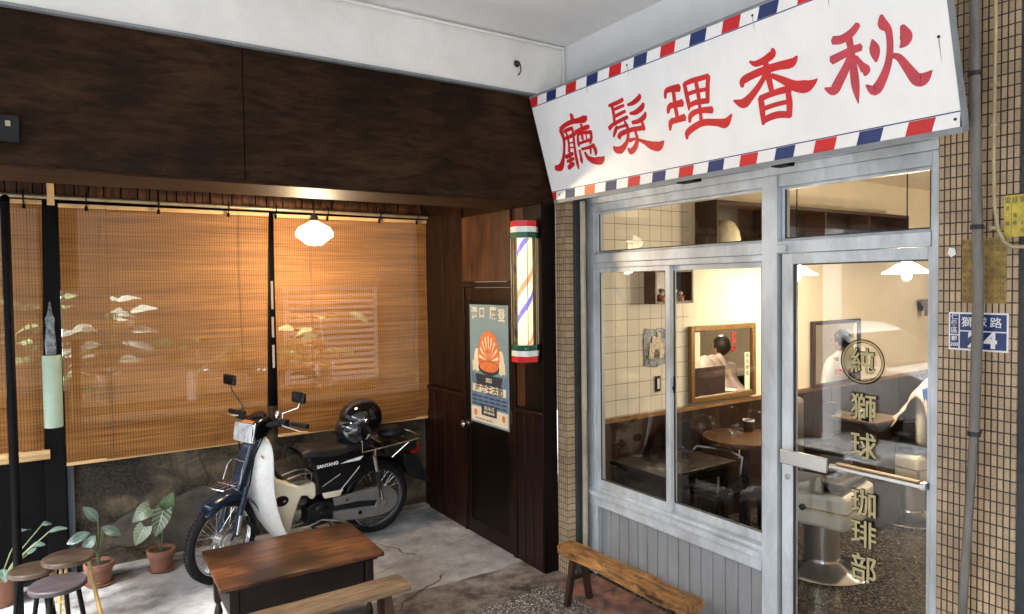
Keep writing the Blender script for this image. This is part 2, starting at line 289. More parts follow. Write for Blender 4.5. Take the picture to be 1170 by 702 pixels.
MT = dict(
 plaster=M('plaster_white', (.76, .77, .78), .75, var=.05, scale=2, bump=.25, bscale=8, dirt=.18),
 plaster_beam=M('plaster_beam', (.82, .815, .79), .75, var=.05, scale=3, bump=.25, bscale=9, dirt=.16),
 greytrim=M('grey_trim', (.22, .235, .25), .5, var=.15, scale=8),
 fascia=wood('fascia_plywood', (.013, .006, .0027), (.052, .025, .0105), 'x', 5.5, .6, 5, .12, 0, .8, spec=.12),
 darkwood=wood('dark_stained_wood', (.0045, .002, .0012), (.022, .0085, .0038), 'z', 2.0, .36, 8, .1, spec=.2),
 redwood=wood('reddish_stained_wood', (.02, .007, .003), (.095, .037, .013), 'z', 1.5, .38, 8, .1, 0, .6),
 blackdoor=wood('black_brown_door', (.0026, .0015, .001), (.009, .0045, .003), 'z', 2, .4, 8, .1, spec=.15),
 black=M('black_paint', (.003, .003, .0035), .5, spec=.08, var=.3, scale=9),
 blackmetal=M('black_steel', (.02, .021, .024), .4, .3, var=.3, scale=14, bump=.1),
 alu=M('worn_aluminium_frame', (.56, .61, .65), .45, .25, var=.16, scale=7, stretch=(1, 1, .3), bump=.06, bscale=120, dirt=.45),
 aludark=M('frame_shadow_rubber', (.03, .034, .038), .6, var=.3),
 siding=M('grey_blue_siding', (.27, .285, .295), .5, .05, var=.12, scale=3, stretch=(2, 2, .4), dirt=.3, bump=.05),
 chrome=M('chrome', (.62, .63, .65), .16, 1.0, var=.06, scale=20, rvar=.06),
 steel=M('brushed_steel', (.48, .48, .47), .3, 1.0, var=.08, scale=3, rvar=.05, detail=2),
 rubber=M('tyre_rubber', (.010, .010, .011), .8, spec=.2, var=.3, scale=40, bump=.3, bscale=150),
 gloss=M('gloss_black_plastic', (.004, .004, .005), .2, var=.2, coat=.08, rvar=.04, spec=.3),
 matteblack=M('matt_black_plastic', (.008, .008, .009), .5, spec=.25, var=.25, scale=20, bump=.1),
 vinyl=M('black_seat_vinyl', (.007, .007, .008), .42, spec=.25, var=.25, scale=30, bump=.25, bscale=160),
 cream=M('cream_plastic', (.62, .57, .42), .35, var=.06, scale=7, dirt=.4),
 whitegloss=M('white_leg_shield', (.74, .76, .74), .28, var=.05, scale=6, coat=.2, dirt=.22),
 navy=M('navy_blue_paint', (.006, .016, .036), .28, var=.25, coat=.15, spec=.4),
 bamboo=blind_mat('bamboo_slats', .13), bambooedge=M('bamboo_edge', (.55, .36, .17), .5, var=.15, stretch=(.3, 1, 1)),
 rodmat=M('brass_grey_pipe', (.30, .25, .17), .4, .5, var=.2, scale=8),
 terracotta=M('terracotta', (.17, .075, .045), .75, var=.15, scale=9, dirt=.3, bump=.1), soil=M('potting_soil', (.02, .014, .01), .95, bump=.6, bscale=90),
 tabletop=wood('worn_table_top', (.03, .009, .004), (.27, .10, .032), 'x', 4.5, .36, 8, .25, .35, .95, (.10, .08, .07)),
 tabledark=wood('dark_table_base', (.005, .0026, .002), (.016, .008, .005), 'x', 3, .45, 8, .1),
 benchgold=wood('rough_golden_bench', (.06, .024, .008), (.66, .34, .11), 'x', 6, .6, 4, 1.0, .1, .6, (.25, .18, .12)),
 benchpale=wood('pale_brown_bench', (.08, .05, .028), (.28, .19, .11), 'x', 3, .6, 8, .3, 0, .5),
 benchleg=wood('dark_bench_leg', (.015, .007, .004), (.06, .028, .013), 'z', 3, .6, 6, .3),
 stoolbrown=wood('brown_stool_seat', (.022, .015, .011), (.13, .09, .062), 'x', 3, .5, 6, .2), stoolpurple=wood('greyed_stool_seat', (.014, .011, .013), (.055, .044, .052), 'x', 5, .6, 14, .25),
 bamboopole=M('bamboo_leg', (.30, .19, .06), .45, var=.35, scale=14, stretch=(1, 1, .4)),
 concrete0=M('rough_concrete_wall_plain', (.035, .028, .02), .85, var=.5, scale=3.2, bump=.9, bscale=11, col2=(.125, .10, .066), dirt=.8, detail=12),
 glass=glass_mat('clear_glass', .045), jar=M('celadon_ceramic', (.55, .60, .50), .25, var=.08),
 cream_wall=M('cream_plaster', (.76, .68, .55), .7, var=.03, scale=3), wainscot=wood('interior_wainscot', (.014, .006, .003), (.045, .018, .009), 'z', 3, .4, 6, .1),
 wainrail=wood('interior_rail', (.16, .08, .03), (.35, .19, .08), 'x', 3, .4), white=M('white_paint', (.78, .79, .80), .45, var=.03),
 interior_dark=M('dark_interior_wood', (.02, .010, .006), .35, var=.3, scale=6, stretch=(1, 6, 6)),
 mirror=M('mirror_silver', (.80, .81, .80), .01, 1.0, var=.01, rvar=0), gilt=M('gilt_frame', (.20, .115, .035), .4, .4, var=.35, scale=60, bump=.5, bscale=120),
 brownframe=wood('brown_frame', (.022, .010, .005), (.075, .034, .015), 'x', 6, .4),
 chairwhite=M('white_chair_vinyl', (.60, .585, .53), .35, var=.06, scale=8, dirt=.1), gold=M('gold_leaf_paint', (.42, .37, .19), .5, 0, var=.12, scale=20),
 red=M('sign_red', (.56, .010, .013), .5, var=.1, scale=10), rose=M('sign_faded_red', (.50, .042, .065), .5, var=.14, scale=12), orange=M('sign_orange', (.75, .18, .05), .5),
 blue=M('sign_navy', (.008, .028, .13), .5, var=.12, scale=10), signwhite=M('sign_white', (.85, .86, .86), .38, var=.025, scale=5, dirt=.09, stretch=(1, 1, .3), bump=.03, bscale=5),
 plateblue=M('plate_blue', (.012, .035, .14), .35, var=.15, scale=30), yellowp=M('yellow_notice', (.50, .40, .06), .6, var=.2, scale=20, dirt=.3), oldp=M('old_brown_notice', (.30, .20, .05), .7, var=.25, scale=30, dirt=.6),
 ink=M('grey_ink', (.10, .09, .05), .7), pipegrey=M('weathered_pipe', (.15, .14, .125), .55, var=.3, scale=9, stretch=(1, 1, .25), bump=.15), conduit=M('beige_conduit', (.42, .34, .20), .5, var=.15),
 sleeve=M('pale_green_sleeve', (.32, .43, .34), .45, var=.05, scale=12), stem=M('stem_green', (.10, .13, .05), .5), pink=M('pale_pink_cloth', (.55, .46, .45), .8, var=.05, scale=8, bump=.2, bscale=12), bluecloth=M('blue_cloth', (.03, .12, .38), .6, var=.2, scale=6),
)
for ax in 'x': pass
MT['tile_out'] = grid_mat('brown_mosaic_tiles', (.49, .36, .225), (.030, .023, .013), 'yz', .0215, .0445, .0026, .45, .16, .8, 0, .003, .01, .35)
MT['tile_out_x'] = grid_mat('brown_mosaic_tiles_side', (.42, .29, .17), (.035, .028, .022), 'xz', .0215, .0445, .0022, .35, .16, .8, 0, .003, .01, .35)
MT['tile_in'] = grid_mat('white_glazed_tiles', (.74, .70, .61), (.33, .30, .25), 'xz', .118, .118, .0028, .12, .03, .5, 0, .02, -.025, 0, .3)

def concrete_mat():
    m = bpy.data.materials.new('rough_concrete_wall'); m.use_nodes = True; nt = m.node_tree; b = nt.nodes['Principled BSDF']; L = nt.links.new
    g = _n(nt, 'NewGeometry')
    def nz(sc, det, st=(1, 1, 1), ro=.7, di=0):
        mp = _n(nt, 'Mapping'); mp.inputs['Scale'].default_value = st; L(g.outputs['Position'], mp.inputs[0]); n = _n(nt, 'TexNoise'); n.inputs['Scale'].default_value = sc; n.inputs['Detail'].default_value = det; n.inputs['Roughness'].default_value = ro; n.inputs['Distortion'].default_value = di; L(mp.outputs[0], n.inputs['Vector']); return n.outputs[0]
    def rp(src, p0, c0, p1, c1):
        r = _n(nt, 'ValToRGB'); e = r.color_ramp.elements; e[0].position = p0; e[0].color = (*c0, 1); e[1].position = p1; e[1].color = (*c1, 1); L(src, r.inputs[0]); return r.outputs[0]
    def mix(f, a, c, bt='MIX'):
        n = _n(nt, 'MixRGB', blend_type=bt)
        for i, v in enumerate((f, a, c)):
            if isinstance(v, float): n.inputs[i].default_value = v
            elif isinstance(v, tuple): n.inputs[i].default_value = (*v, 1)
            else: L(v, n.inputs[i])
        return n.outputs[0]
    c = rp(nz(4, 12, (1, 1, 1.3), .75, .6), .40, (.018, .016, .012), .62, (.145, .115, .075))
    c = mix(rp(nz(1.7, 8, (1, 1, 1.6), .6), .44, (0, 0, 0), .60, (.85, .85, .85)), c, (.014, .012, .010))
    c = mix(rp(nz(6, 6, (2.5, 1, .35), .6), .50, (0, 0, 0), .70, (.6, .6, .6)), c, (.018, .016, .014))
    c = mix(rp(nz(70, 4), .45, (0, 0, 0), .75, (.5, .5, .5)), c, (.10, .09, .07))
    vo = _n(nt, 'TexVoronoi'); vo.feature = 'DISTANCE_TO_EDGE'; vo.inputs['Scale'].default_value = 1.1
    n2 = _n(nt, 'TexNoise'); n2.inputs['Scale'].default_value = 4; n2.inputs['Detail'].default_value = 6; L(g.outputs['Position'], n2.inputs['Vector'])
    va = _n(nt, 'VectorMath', operation='MULTIPLY_ADD'); L(n2.outputs['Color'], va.inputs[0]); va.inputs[1].default_value = (.22, .22, .22); L(g.outputs['Position'], va.inputs[2]); L(va.outputs[0], vo.inputs['Vector'])
    ck_ = rp(vo.outputs['Distance'], .0, (.7, .7, .7), .006, (0, 0, 0)); c = mix(ck_, c, (.006, .005, .004))
    L(c, b.inputs['Base Color']); b.inputs['Roughness'].default_value = .85; b.inputs['Specular IOR Level'].default_value = .2
    bp = _n(nt, 'Bump'); bp.inputs['Strength'].default_value = .9; bp.inputs['Distance'].default_value = .02; L(mix(ck_, nz(9, 10), (0, 0, 0)), bp.inputs['Height']); L(bp.outputs[0], b.inputs['Normal'])
    return m
MT['concrete'] = concrete_mat()
# ------------------------------------------------------------------ ground
def floor_mat():
    m = bpy.data.materials.new('arcade_floor'); m.use_nodes = True; nt = m.node_tree; b = nt.nodes['Principled BSDF']; L = nt.links.new
    g = _n(nt, 'NewGeometry'); pos = g.outputs['Position']; sp = _n(nt, 'SeparateXYZ'); L(pos, sp.inputs[0])
    def noise_(sc, det=6, st=None, ro=.6):
        n = _n(nt, 'TexNoise'); n.inputs['Scale'].default_value = sc; n.inputs['Detail'].default_value = det; n.inputs['Roughness'].default_value = ro
        if st: mp = _n(nt, 'Mapping'); mp.inputs['Scale'].default_value = st; L(pos, mp.inputs[0]); L(mp.outputs[0], n.inputs['Vector'])
        else: L(pos, n.inputs['Vector'])
        return n.outputs[0]
    def ramp(src, a, b_, p0=.3, p1=.7):
        r = _n(nt, 'ValToRGB'); r.color_ramp.elements[0].position = p0; r.color_ramp.elements[1].position = p1
        r.color_ramp.elements[0].color = (*a, 1); r.color_ramp.elements[1].color = (*b_, 1); L(src, r.inputs[0]); return r.outputs[0]
    def math_(op, a, b_=None, c=None):
        n = _n(nt, 'Math', operation=op)
        for i, v in enumerate((a, b_, c)):
            if v is None: continue
            if isinstance(v, (int, float)): n.inputs[i].default_value = v
            else: L(v, n.inputs[i])
        return n.outputs[0]
    def mix(f, a, b_, bt='MIX'):
        n = _n(nt, 'MixRGB', blend_type=bt)
        for i, v in enumerate((f, a, b_)):
            if isinstance(v, (int, float)): n.inputs[i].default_value = v
            elif isinstance(v, tuple): n.inputs[i].default_value = (*v, 1)
            else: L(v, n.inputs[i])
        return n.outputs[0]
    def step(src, edge, w=.03):
        n = _n(nt, 'MapRange'); n.interpolation_type = 'SMOOTHSTEP'; n.inputs[1].default_value = edge-w; n.inputs[2].default_value = edge+w; L(src, n.inputs[0]); return n.outputs[0]
    X, Y = sp.outputs[0], sp.outputs[1]; warp = noise_(2.2, 5)
    yw = math_('ADD', Y, math_('MULTIPLY', math_('SUBTRACT', warp, .5), .22))
    yw = math_('ADD', yw, math_('MULTIPLY', X, -.02))
    conc = ramp(noise_(3.2, 12, None, .74), (.12, .122, .126), (.43, .44, .46), .38, .60)
    conc = mix(ramp(noise_(1.1, 6), (0, 0, 0), (.6, .6, .6), .44, .60), conc, (.24, .24, .245))
    conc = mix(ramp(noise_(.9, 7, (1, 1.6, 1)), (0, 0, 0), (.9, .9, .9), .53, .66), conc, (.09, .07, .055))
    conc = mix(ramp(noise_(55, 4), (0, 0, 0), (.4, .4, .4), .55, .75), conc, (.16, .15, .14))
    pink = ramp(noise_(7, 8), (.08, .068, .062), (.24, .22, .21), .38, .62)
    dark = ramp(noise_(6, 11, None, .74), (.035, .030, .026), (.20, .175, .15), .4, .6)
    v = _n(nt, 'TexVoronoi'); v.inputs['Scale'].default_value = 75; L(pos, v.inputs['Vector'])
    vb = _n(nt, 'TexVoronoi'); vb.feature = 'DISTANCE_TO_EDGE'; vb.inputs['Scale'].default_value = 75; L(pos, vb.inputs['Vector'])
    sv = _n(nt, 'SeparateColor'); L(v.outputs['Color'], sv.inputs[0])
    peb = mix(step(vb.outputs['Distance'], .12, .05), (.03, .027, .024), ramp(sv.outputs[0], (.08, .075, .065), (.52, .50, .46), .1, .95))
    c = mix(step(yw, 3.93, .02), pink, conc)
    pinkpatch = mix(step(X, 1.9, .15), dark, c); n1 = step(yw, 3.93, .02)
    c = mix(n1, pinkpatch, conc)
    c = mix(step(yw, 3.74, .03), dark, c)
    c = mix(step(yw, 3.50, .02), peb, c)
    # red clay patch along the shop front
    xr = math_('ADD', X, math_('MULTIPLY', math_('SUBTRACT', warp, .5), .35))
    redf = math_('MULTIPLY', step(xr, 2.66, .03), math_('SUBTRACT', 1, step(yw, 3.55, .03)))
    c = mix(redf, c, ramp(noise_(9, 8), (.05, .045, .04), (.34, .15, .10), .38, .62))
    # cracks
    wv = _n(nt, 'Mapping'); wv.inputs['Scale'].default_value = (.9, .9, .9); L(pos, wv.inputs[0])
    nz = _n(nt, 'TexNoise'); nz.inputs['Scale'].default_value = 3; nz.inputs['Detail'].default_value = 6; L(pos, nz.inputs['Vector'])
    va = _n(nt, 'VectorMath', operation='MULTIPLY_ADD'); L(nz.outputs['Color'], va.inputs[0]); va.inputs[1].default_value = (.25, .25, 0); L(pos, va.inputs[2])
    vc = _n(nt, 'TexVoronoi'); vc.feature = 'DISTANCE_TO_EDGE'; vc.inputs['Scale'].default_value = .62; L(va.outputs[0], vc.inputs['Vector'])
    crack = math_('MULTIPLY', math_('SUBTRACT', 1, step(vc.outputs['Distance'], .0016, .0014)), step(noise_(.8, 2), .52, .02)); c = mix(crack, c, (.05, .043, .04))
    L(c, b.inputs['Base Color'])
    L(math_('MULTIPLY_ADD', noise_(2.5, 6), .5, .28), b.inputs['Roughness'])
    hgt = math_('ADD', math_('MULTIPLY', noise_(30, 8), .25), math_('SUBTRACT', math_('MULTIPLY', noise_(2, 4), .6), crack))
    hgt = mix(step(yw, 3.50, .02), vb.outputs['Distance'], hgt)
    bp = _n(nt, 'Bump'); bp.inputs['Strength'].default_value = .5; bp.inputs['Distance'].default_value = .006; L(hgt, bp.inputs['Height']); L(bp.outputs[0], b.inputs['Normal'])
    return m
def terrazzo(name, c0, c1, rough=.2):
    m = bpy.data.materials.new(name); m.use_nodes = True; nt = m.node_tree; b = nt.nodes['Principled BSDF']; L = nt.links.new
    g = _n(nt, 'NewGeometry'); v = _n(nt, 'TexVoronoi'); v.inputs['Scale'].default_value = 85; L(g.outputs['Position'], v.inputs['Vector']); sv = _n(nt, 'SeparateColor'); L(v.outputs['Color'], sv.inputs[0])
    r = _n(nt, 'ValToRGB'); r.color_ramp.elements[0].color = (*c0, 1); r.color_ramp.elements[1].color = (*c1, 1); r.color_ramp.elements[0].position = .35; L(sv.outputs[0], r.inputs[0]); L(r.outputs[0], b.inputs['Base Color']); b.inputs['Roughness'].default_value = rough
    return m
S = dict(kind='structure')
MB().box((-2.2, -14, -.12), (2.95, 5.51, 0)).build('floor', floor_mat(), kind='structure')
MB().box((-2.36, -14, -.125), (-2.203, 20, .004)).build('kerb', M('kerb_concrete', (.33, .33, .32), .8, var=.2, scale=4, bump=.2), kind='structure')
asph = M('asphalt', (.27, .27, .265), .8, var=.2, scale=3, bump=.4, bscale=90)
MB().box((-60, -90, -.2), (-2.363, 90, -.12)).build('road', asph, kind='structure')
MB().box((-2.2, 5.66, -.1), (9, 8.6, -.02)).build('courtyard_ground', M('courtyard_concrete', (.33, .33, .31), .8, var=.3, scale=2), kind='structure')
MB().box((2.953, -3, -.14), (10.2, 3.8, -.004)).build('shop_floor', terrazzo('terrazzo', (.022, .02, .018), (.15, .13, .105)), kind='structure')
MB().box((-9.2, -90, -.118), (-9.05, 90, -.112)).build('lane_marking', MT['white'], kind='structure')
# ------------------------------------------------------------------ arcade ceiling and beams
cl = MB(); cl.box((-2.3, -14, 3.53), (2.87, 3.695, 3.72)); cl.build('ceiling', MT['plaster'], kind='structure')
bm_ = thing('white_beam', 'white plastered beam across the arcade above the brown boards', 'beam', (0, 3.7, 3.175))
MB().box((-2.3, 3.70, 3.19), (2.90, 3.98, 3.60)).build('beam_body', MT['plaster_beam'], bm_).location = (0, -3.7, -3.175)
MB().box((-2.3, 3.688, 3.176), (2.86, 3.80, 3.1895)).build('drip_edge', MT['greytrim'], bm_).location = (0, -3.7, -3.175)
MB().tube([(-2.2, 3.675, 3.512), (1.0, 3.675, 3.512), (2.0, 3.678, 3.512), (2.85, 3.678, 3.512), (2.852, 3.68, 3.2)], .009, 8).build('wiring_conduit', MT['plaster_beam'], bm_).location = (0, -3.7, -3.175)
hk = MB(); hk.lathe([(.0, 0), (.022, .002), (.022, .006), (.008, .014), (.008, .03), (0, .032)], (2.489, 3.699, 3.36), (0, -1, 0), 12); hk.tube([(2.489, 3.675, 3.36), (2.492, 3.66, 3.345), (2.50, 3.665, 3.31), (2.497, 3.68, 3.29), (2.487, 3.682, 3.285)], .004, 6)
hk.build('ceiling_hook', MT['blackmetal'], label='small rusty hook screwed into the white beam left of the sign', cat='hook')
fa = thing('timber_fascia', 'wide dark brown plywood boards hanging under the white beam above the bamboo blinds', 'fascia board', (0, 3.72, 2.484))
def Lc(o, p): o.location = (-p[0], -p[1], -p[2]); return o
f = MB(); f.box((-2.3, 3.72, 2.50), (.8145, 3.74, 3.172)); f.box((.8195, 3.72, 2.50), (2.80, 3.74, 3.172)); Lc(f.build('front_boards', MT['fascia'], fa), (0, 3.72, 2.484))
Lc(MB().box((-2.3, 3.7415, 2.50), (2.80, 3.76, 3.174)).build('leak_blocker', MT['black'], fa), (0, 3.72, 2.484))  # added behind the board seam to stop light leaking through
nl = MB()
for x_ in (-1.5, -1.0, -.5, .0, .45, .79, .845, 1.2, 1.65, 2.1, 2.5):
    for z_ in (2.53, 2.83, 3.14): nl.lathe([(0, 0), (.0035, 0), (.003, .001), (0, .0014)], (x_+random.uniform(-.01, .01), 3.7205, z_+random.uniform(-.008, .008)), (0, -1, 0), 8)
nh = Lc(nl.build('nail_heads', MT['blackmetal'], fa), (0, 3.72, 2.484)); nh['kind'] = 'stuff'
warm = wood('beam_soffit', (.018, .008, .004), (.055, .027, .012), 'x', 2, .55, 8, spec=.08)
Lc(MB().box((-2.3, 3.716, 2.484), (2.80, 4.16, 2.4985)).build('soffit_board', warm, fa, bevel=.002), (0, 3.72, 2.484))
Lc(MB().box((-2.3, 4.145, 2.4995), (2.80, 4.16, 2.95)).build('back_board', MT['fascia'], fa), (0, 3.72, 2.484))
gm = thing('junction_box', 'small black meter box at the left end of the brown fascia boards', 'junction box', (-.17, 3.70, 2.65))
MB().box((-.06, -.03, -.06), (.05, .018, .055)).build('case', MT['matteblack'], gm, bevel=.004); MB().box((.0, -.034, .005), (.018, -.0305, .028)).build('label_plate', M('aged_label', (.35, .3, .2), .6), gm)
MB().tube([(-.03, -.01, -.06), (-.03, -.01, -.13), (-.2, -.01, -.135)], .007, 8).build('cable', MT['black'], gm)
MB().box((-2.3, 4.16, 2.95), (2.81, 5.75, 3.1)).build('soffit', M('dark_soffit', (.03, .022, .018), .8), kind='structure')
# street side column that holds the arcade, left of the view
pc = MB(); pc.box((-2.3, 5.0, 0), (-1.9, 5.4, 3.53)); pc.build('arcade_column', MT['plaster'], label='white arcade column out at the kerb, left of the black pole', cat='column')
MB().box((-2.3, -3.4, 0), (-1.9, -3.0, 3.53)).build('arcade_column', MT['plaster'], label='white arcade column behind the viewer at the kerb', cat='column')
# ------------------------------------------------------------------ back wall with opening
lw = thing('low_concrete_wall', 'stained dark rough concrete wall under the bamboo blinds behind the motorcycle', 'wall', (0, 5.51, 0))
MB().box((-.10, 5.51, 0), (2.68, 5.598, 1.02)).build('wall_body', MT['concrete'], lw).location = (0, -5.51, 0)
pl = MB(); pl.box((.06, 5.40, 0.001), (2.67, 5.509, .03)); pl.build('plinth', M('plinth_cement', (.20, .195, .19), .8, var=.25, scale=5, dirt=.5), lw, bevel=.008).location = (0, -5.51, 0)
# patches of fallen render
pt = MB()
for cx, cz, r, in ((.78, .30, .17), (.72, .16, .12), (1.02, .34, .10), (.42, .26, .12)):
    pts = [(cx+r*1.5*math.cos(t)*(1+.3*noise.noise((math.cos(t)*1.5, math.sin(t)*1.5, cx*9))), cz+r*math.sin(t)*(1+.3*noise.noise((math.cos(t), math.sin(t), cx*5)))) for t in [2*math.pi*k/22 for k in range(22)]]
    pt.prism(pts, (0, 5.509, 0), (1, 0, 0), (0, 0, 1), .006+.001*cx)
pt.build('render_patch', M('old_render', (.06, .053, .042), .85, var=.45, scale=6, bump=.5, bscale=20), lw, bevel=.002).location = (0, -5.51, 0)
hb = thing('timber_header', 'dark plank header above the blinds behind the pipe rail', 'header board', (0, 5.51, 2.5))
h = MB(); x = -1.6
while x < 2.66:
    w = random.uniform(.05, .11); h.box((x, 5.51+random.uniform(0, .02), 2.56), (min(x+w-.008, 2.675), 5.60, 2.95)); x += w
h.build('header_planks', wood('header_planks', (.02, .010, .006), (.14, .06, .025), 'z', 3, .5), hb).location = (0, -5.51, -2.5)
MB().box((-1.6, 5.602, 2.5), (2.675, 5.66, 2.95)).build('header_beam', MT['black'], hb).location = (0, -5.51, -2.5)
# dark post, sleeve
po = thing('dark_post', 'square black post between the narrow and the wide bamboo blind', 'post', (-.05, 5.50, 0))
MB().box((-.055, -.055, 0), (.060, .04, 2.56)).build('shaft', MT['black'], po, bevel=.004)
MB().box((.062, -.03, 0), (.104, .009, .86)).build('steel_channel', M('blue_grey_channel', (.05, .06, .07), .6, 0, spec=.2), po, bevel=.003)
Lq = MB().box((.062, 5.60, 0), (.115, 5.66, 1.6)).box((.0, 5.62, 1.95), (.12, 5.66, 2.6)); Lq.build('post_slit_blocker', MT['black'], label='black board added to block the slit right of the black post', cat='blocker')  # black boards added to block courtyard brightness in the slit
sv = MB(); sv.lathe([(.052, 1.05), (.054, 1.055), (.055, 1.52), (.053, 1.525), (.046, 1.525), (.046, 1.05)], (-.05, 5.43, 0), n=24)
sv.build('green_sleeve', MT['sleeve'], label='pale green glazed tube wrapped round the black post', cat='sleeve')
vz = MB(); vz.lathe([(.0, 1.527), (.028, 1.527), (.03, 1.60), (.022, 1.70), (.026, 1.76), (.012, 1.80), (.006, 1.86), (0, 1.88)], (-.05, 5.43, 0), n=14, ripple=.12, rk=5); vz.build('shell_bottle', M('grey_glass_shell', (.14, .17, .20), .25, var=.6, scale=25, coat=.4), label='slim grey bottle standing on top of the green tube', cat='bottle')
tp = MB(); tp.tube([(-.242, 4.9, 0.001), (-.242, 4.9, 2.46), (-.242, 4.94, 2.483)], .0235, 14); tp.build('steel_pole', MT['black'], label='thin black steel pole rising in front of the narrow blind at the left edge', cat='pole')
# rail and brackets
rl = thing('pipe_rail', 'old metal pipe rail along the top of the bamboo blinds', 'curtain rail', (0, 5.38, 2.548))
MB().tube([(-1.5, 0, .012), (2.675, 0, -.012)], .014, 12).build('pipe', MT['rodmat'], rl)
for q, x in enumerate((-.17, .17, .60, 1.06, 1.40, 1.80, 2.24, 2.58)):
    MB().tube([(x, 0, .04), (x, -.016, .02), (x, -.016, -.02), (x, .0, -.035), (x, .02, -.04)], .0045, 6).lathe([(0, 0), (.010, 0), (.010, .03), (0, .03)], (x, .015, -.075), n=8).build('blind_hook', MT['black'], rl)
MB().box((-.045, 5.365, 2.50), (-.005, 5.39, 2.72)).build('wooden_hanger', MT['bambooedge'], bevel=.003, label='short pale wooden hanger strip holding the pipe rail over the black post', cat='hanger')
# ------------------------------------------------------------------ bamboo blinds
def blind(x0, x1, z0, z1, y, label, sk=0.0, roll=False):
    t = thing('bamboo_blind', label, 'blind', (x0, y, z1), 'bamboo blinds hung from the pipe rail'); w, hh = x1-x0, z1-z0
    b = MB(); P = []
    for j in range(25):
        v = j/24; row = []
        for i in range(17):
            u = i/16; row.append(Vector((w*u + sk*v*(u), .012*math.sin(u*5+v*2)*v + .01*math.sin(v*6), -hh*v)))
        P.append(row)
    b.grid(P); b.build('slats', MT['bamboo'], t, fix=False)
    MB().box((0, -.012, -.012), (w, .012, .014)).build('top_batten', MT['bambooedge'], t, bevel=.002)
    MB().bar((0, .01, -hh), (w+sk, .01, -hh), .02, .022).build('bottom_batten', MT['bambooedge'], t, bevel=.002)
    for u in ((.2, .84) if w > .5 else (.5,)):
        MB().tube([(w*u, -.012, 0), (w*u+.002, -.012, -hh*.5), (w*u, -.008, -hh+.02)], .0022, 5).build('cord', M('cord', (.18, .09, .035), .8), t)
    if roll: MB().lathe([(.0, 0), (.028, 0), (.028, w), (0, w)], (0, .0, -hh-.03), (1, 0, 0), 14).lathe([(.0, 0), (.02, 0), (.02, w), (0, w)], (0, -.03, -hh-.008), (1, 0, 0), 12).build('rolled_slats', MT['bambooedge'], t)
    return t
blind(.013, 1.355, .79, 2.505, 5.43, 'wide bamboo blind on the left, between the black post and the slit', -.05)
blind(1.392, 2.765, .80, 2.50, 5.43, 'bamboo blind on the right beside the brown panelled wall, behind the hanging lamp', -.09)
blind(-.245, -.075, .90, 2.52, 5.43, 'narrow bamboo blind left of the black post, slightly rolled at its foot', -.03, True)
blind(-1.2, -.295, .90, 2.53, 5.43, 'bamboo blind at the far left edge, left of the thin black pole', 0, True)
wst = MB().box((1.345, 5.53, 1.02), (1.435, 5.56, 2.6)).build('blind_slit_blocker', MT['black'], label='thin dark strip added to blacken the slit between the two wide blinds', cat='stile')  # dark strip added behind the slit to keep it black
for z0_, z1_ in ((1.32, 1.5), (1.56, 1.72), (1.78, 2.0)): MB().box((1.385, 5.527, z0_), (1.402, 5.5295, z1_)).build('slit_daylight', MT['plaster'], wst)  # white strips: courtyard daylight in the slit put in as colour
# ------------------------------------------------------------------ panelled wall with door (right of the blinds)
pw = thing('panelled_wall', 'dark brown timber panelled partition beside the blinds holding a small door and a poster', 'wall', (2.68, 4.6, 0)); pv = (2.68, 4.6, 0)
Lc(MB().box((2.70, 3.722, 0), (2.793, 4.045, 2.483)).box((2.70, 4.785, 0), (2.793, 5.66, 2.95)).box((2.70, 4.165, 2.0), (2.793, 4.7845, 2.95)).box((2.70, 4.0455, 1.94), (2.793, 4.164, 2.483)).build('core', MT['darkwood'], pw), pv)
Lc(MB().box((2.684, 4.80, 1.10), (2.699, 5.12, 2.55)).box((2.684, 5.126, 1.10), (2.699, 5.505, 2.55)).build('left_panel', MT['darkwood'], pw, bevel=.002), pv)
Lc(MB().box((2.684, 4.10, 1.975), (2.699, 4.796, 2.482)).box((2.684, 3.93, 1.10), (2.699, 4.03, 2.482)).build('upper_panel', MT['redwood'], pw, bevel=.002, label='reddish veneer panel above the small door'), pv)
w_ = MB()
for a, b_ in ((4.80, 4.955), (4.962, 5.125), (5.132, 5.30), (5.307, 5.505), (3.728, 3.83), (3.837, 3.93), (3.937, 4.035)): w_.box((2.680, a, .0), (2.699, b_, 1.05))
Lc(w_.build('wainscot', wood('wainscot_red', (.006, .002, .0014), (.02, .006, .0035), 'z', 2, .35, 8), pw, bevel=.002), pv)
Lc(MB().box((2.668, 4.80, 1.0505), (2.70, 5.505, 1.085)).box((2.668, 3.712, 1.0505), (2.70, 4.035, 1.085)).build('chair_rail', MT['darkwood'], pw, bevel=.004), pv)
Lc(MB().box((2.680, 3.712, 1.10), (2.6995, 3.92, 2.482)).box((2.682, 3.7115, 0), (2.795, 3.7215, 2.483)).build('end_board', MT['blackdoor'], pw, bevel=.002), pv)
Lc(MB().box((2.672, 4.04, 0), (2.699, 4.085, 1.93)).box((2.672, 4.755, 0), (2.699, 4.796, 1.93)).box((2.672, 4.04, 1.931), (2.699, 4.796, 1.97)).build('door_frame', MT['darkwood'], pw, bevel=.003), pv)
dr = MB(); dr.box((2.686, 4.087, .004), (2.7, 4.753, 1.928)); d_ = dr.build('door', MT['blackdoor'], pw, bevel=.002); Lc(d_, pv)
MB().box((2.6805, 4.087, .004), (2.6855, 4.15, 1.928)).box((2.6805, 4.69, .004), (2.6855, 4.753, 1.928)).box((2.6805, 4.151, 1.83), (2.6855, 4.689, 1.928)).box((2.6805, 4.151, .004), (2.6855, 4.689, .12)).build('door_rails', MT['darkwood'], d_, bevel=.002)
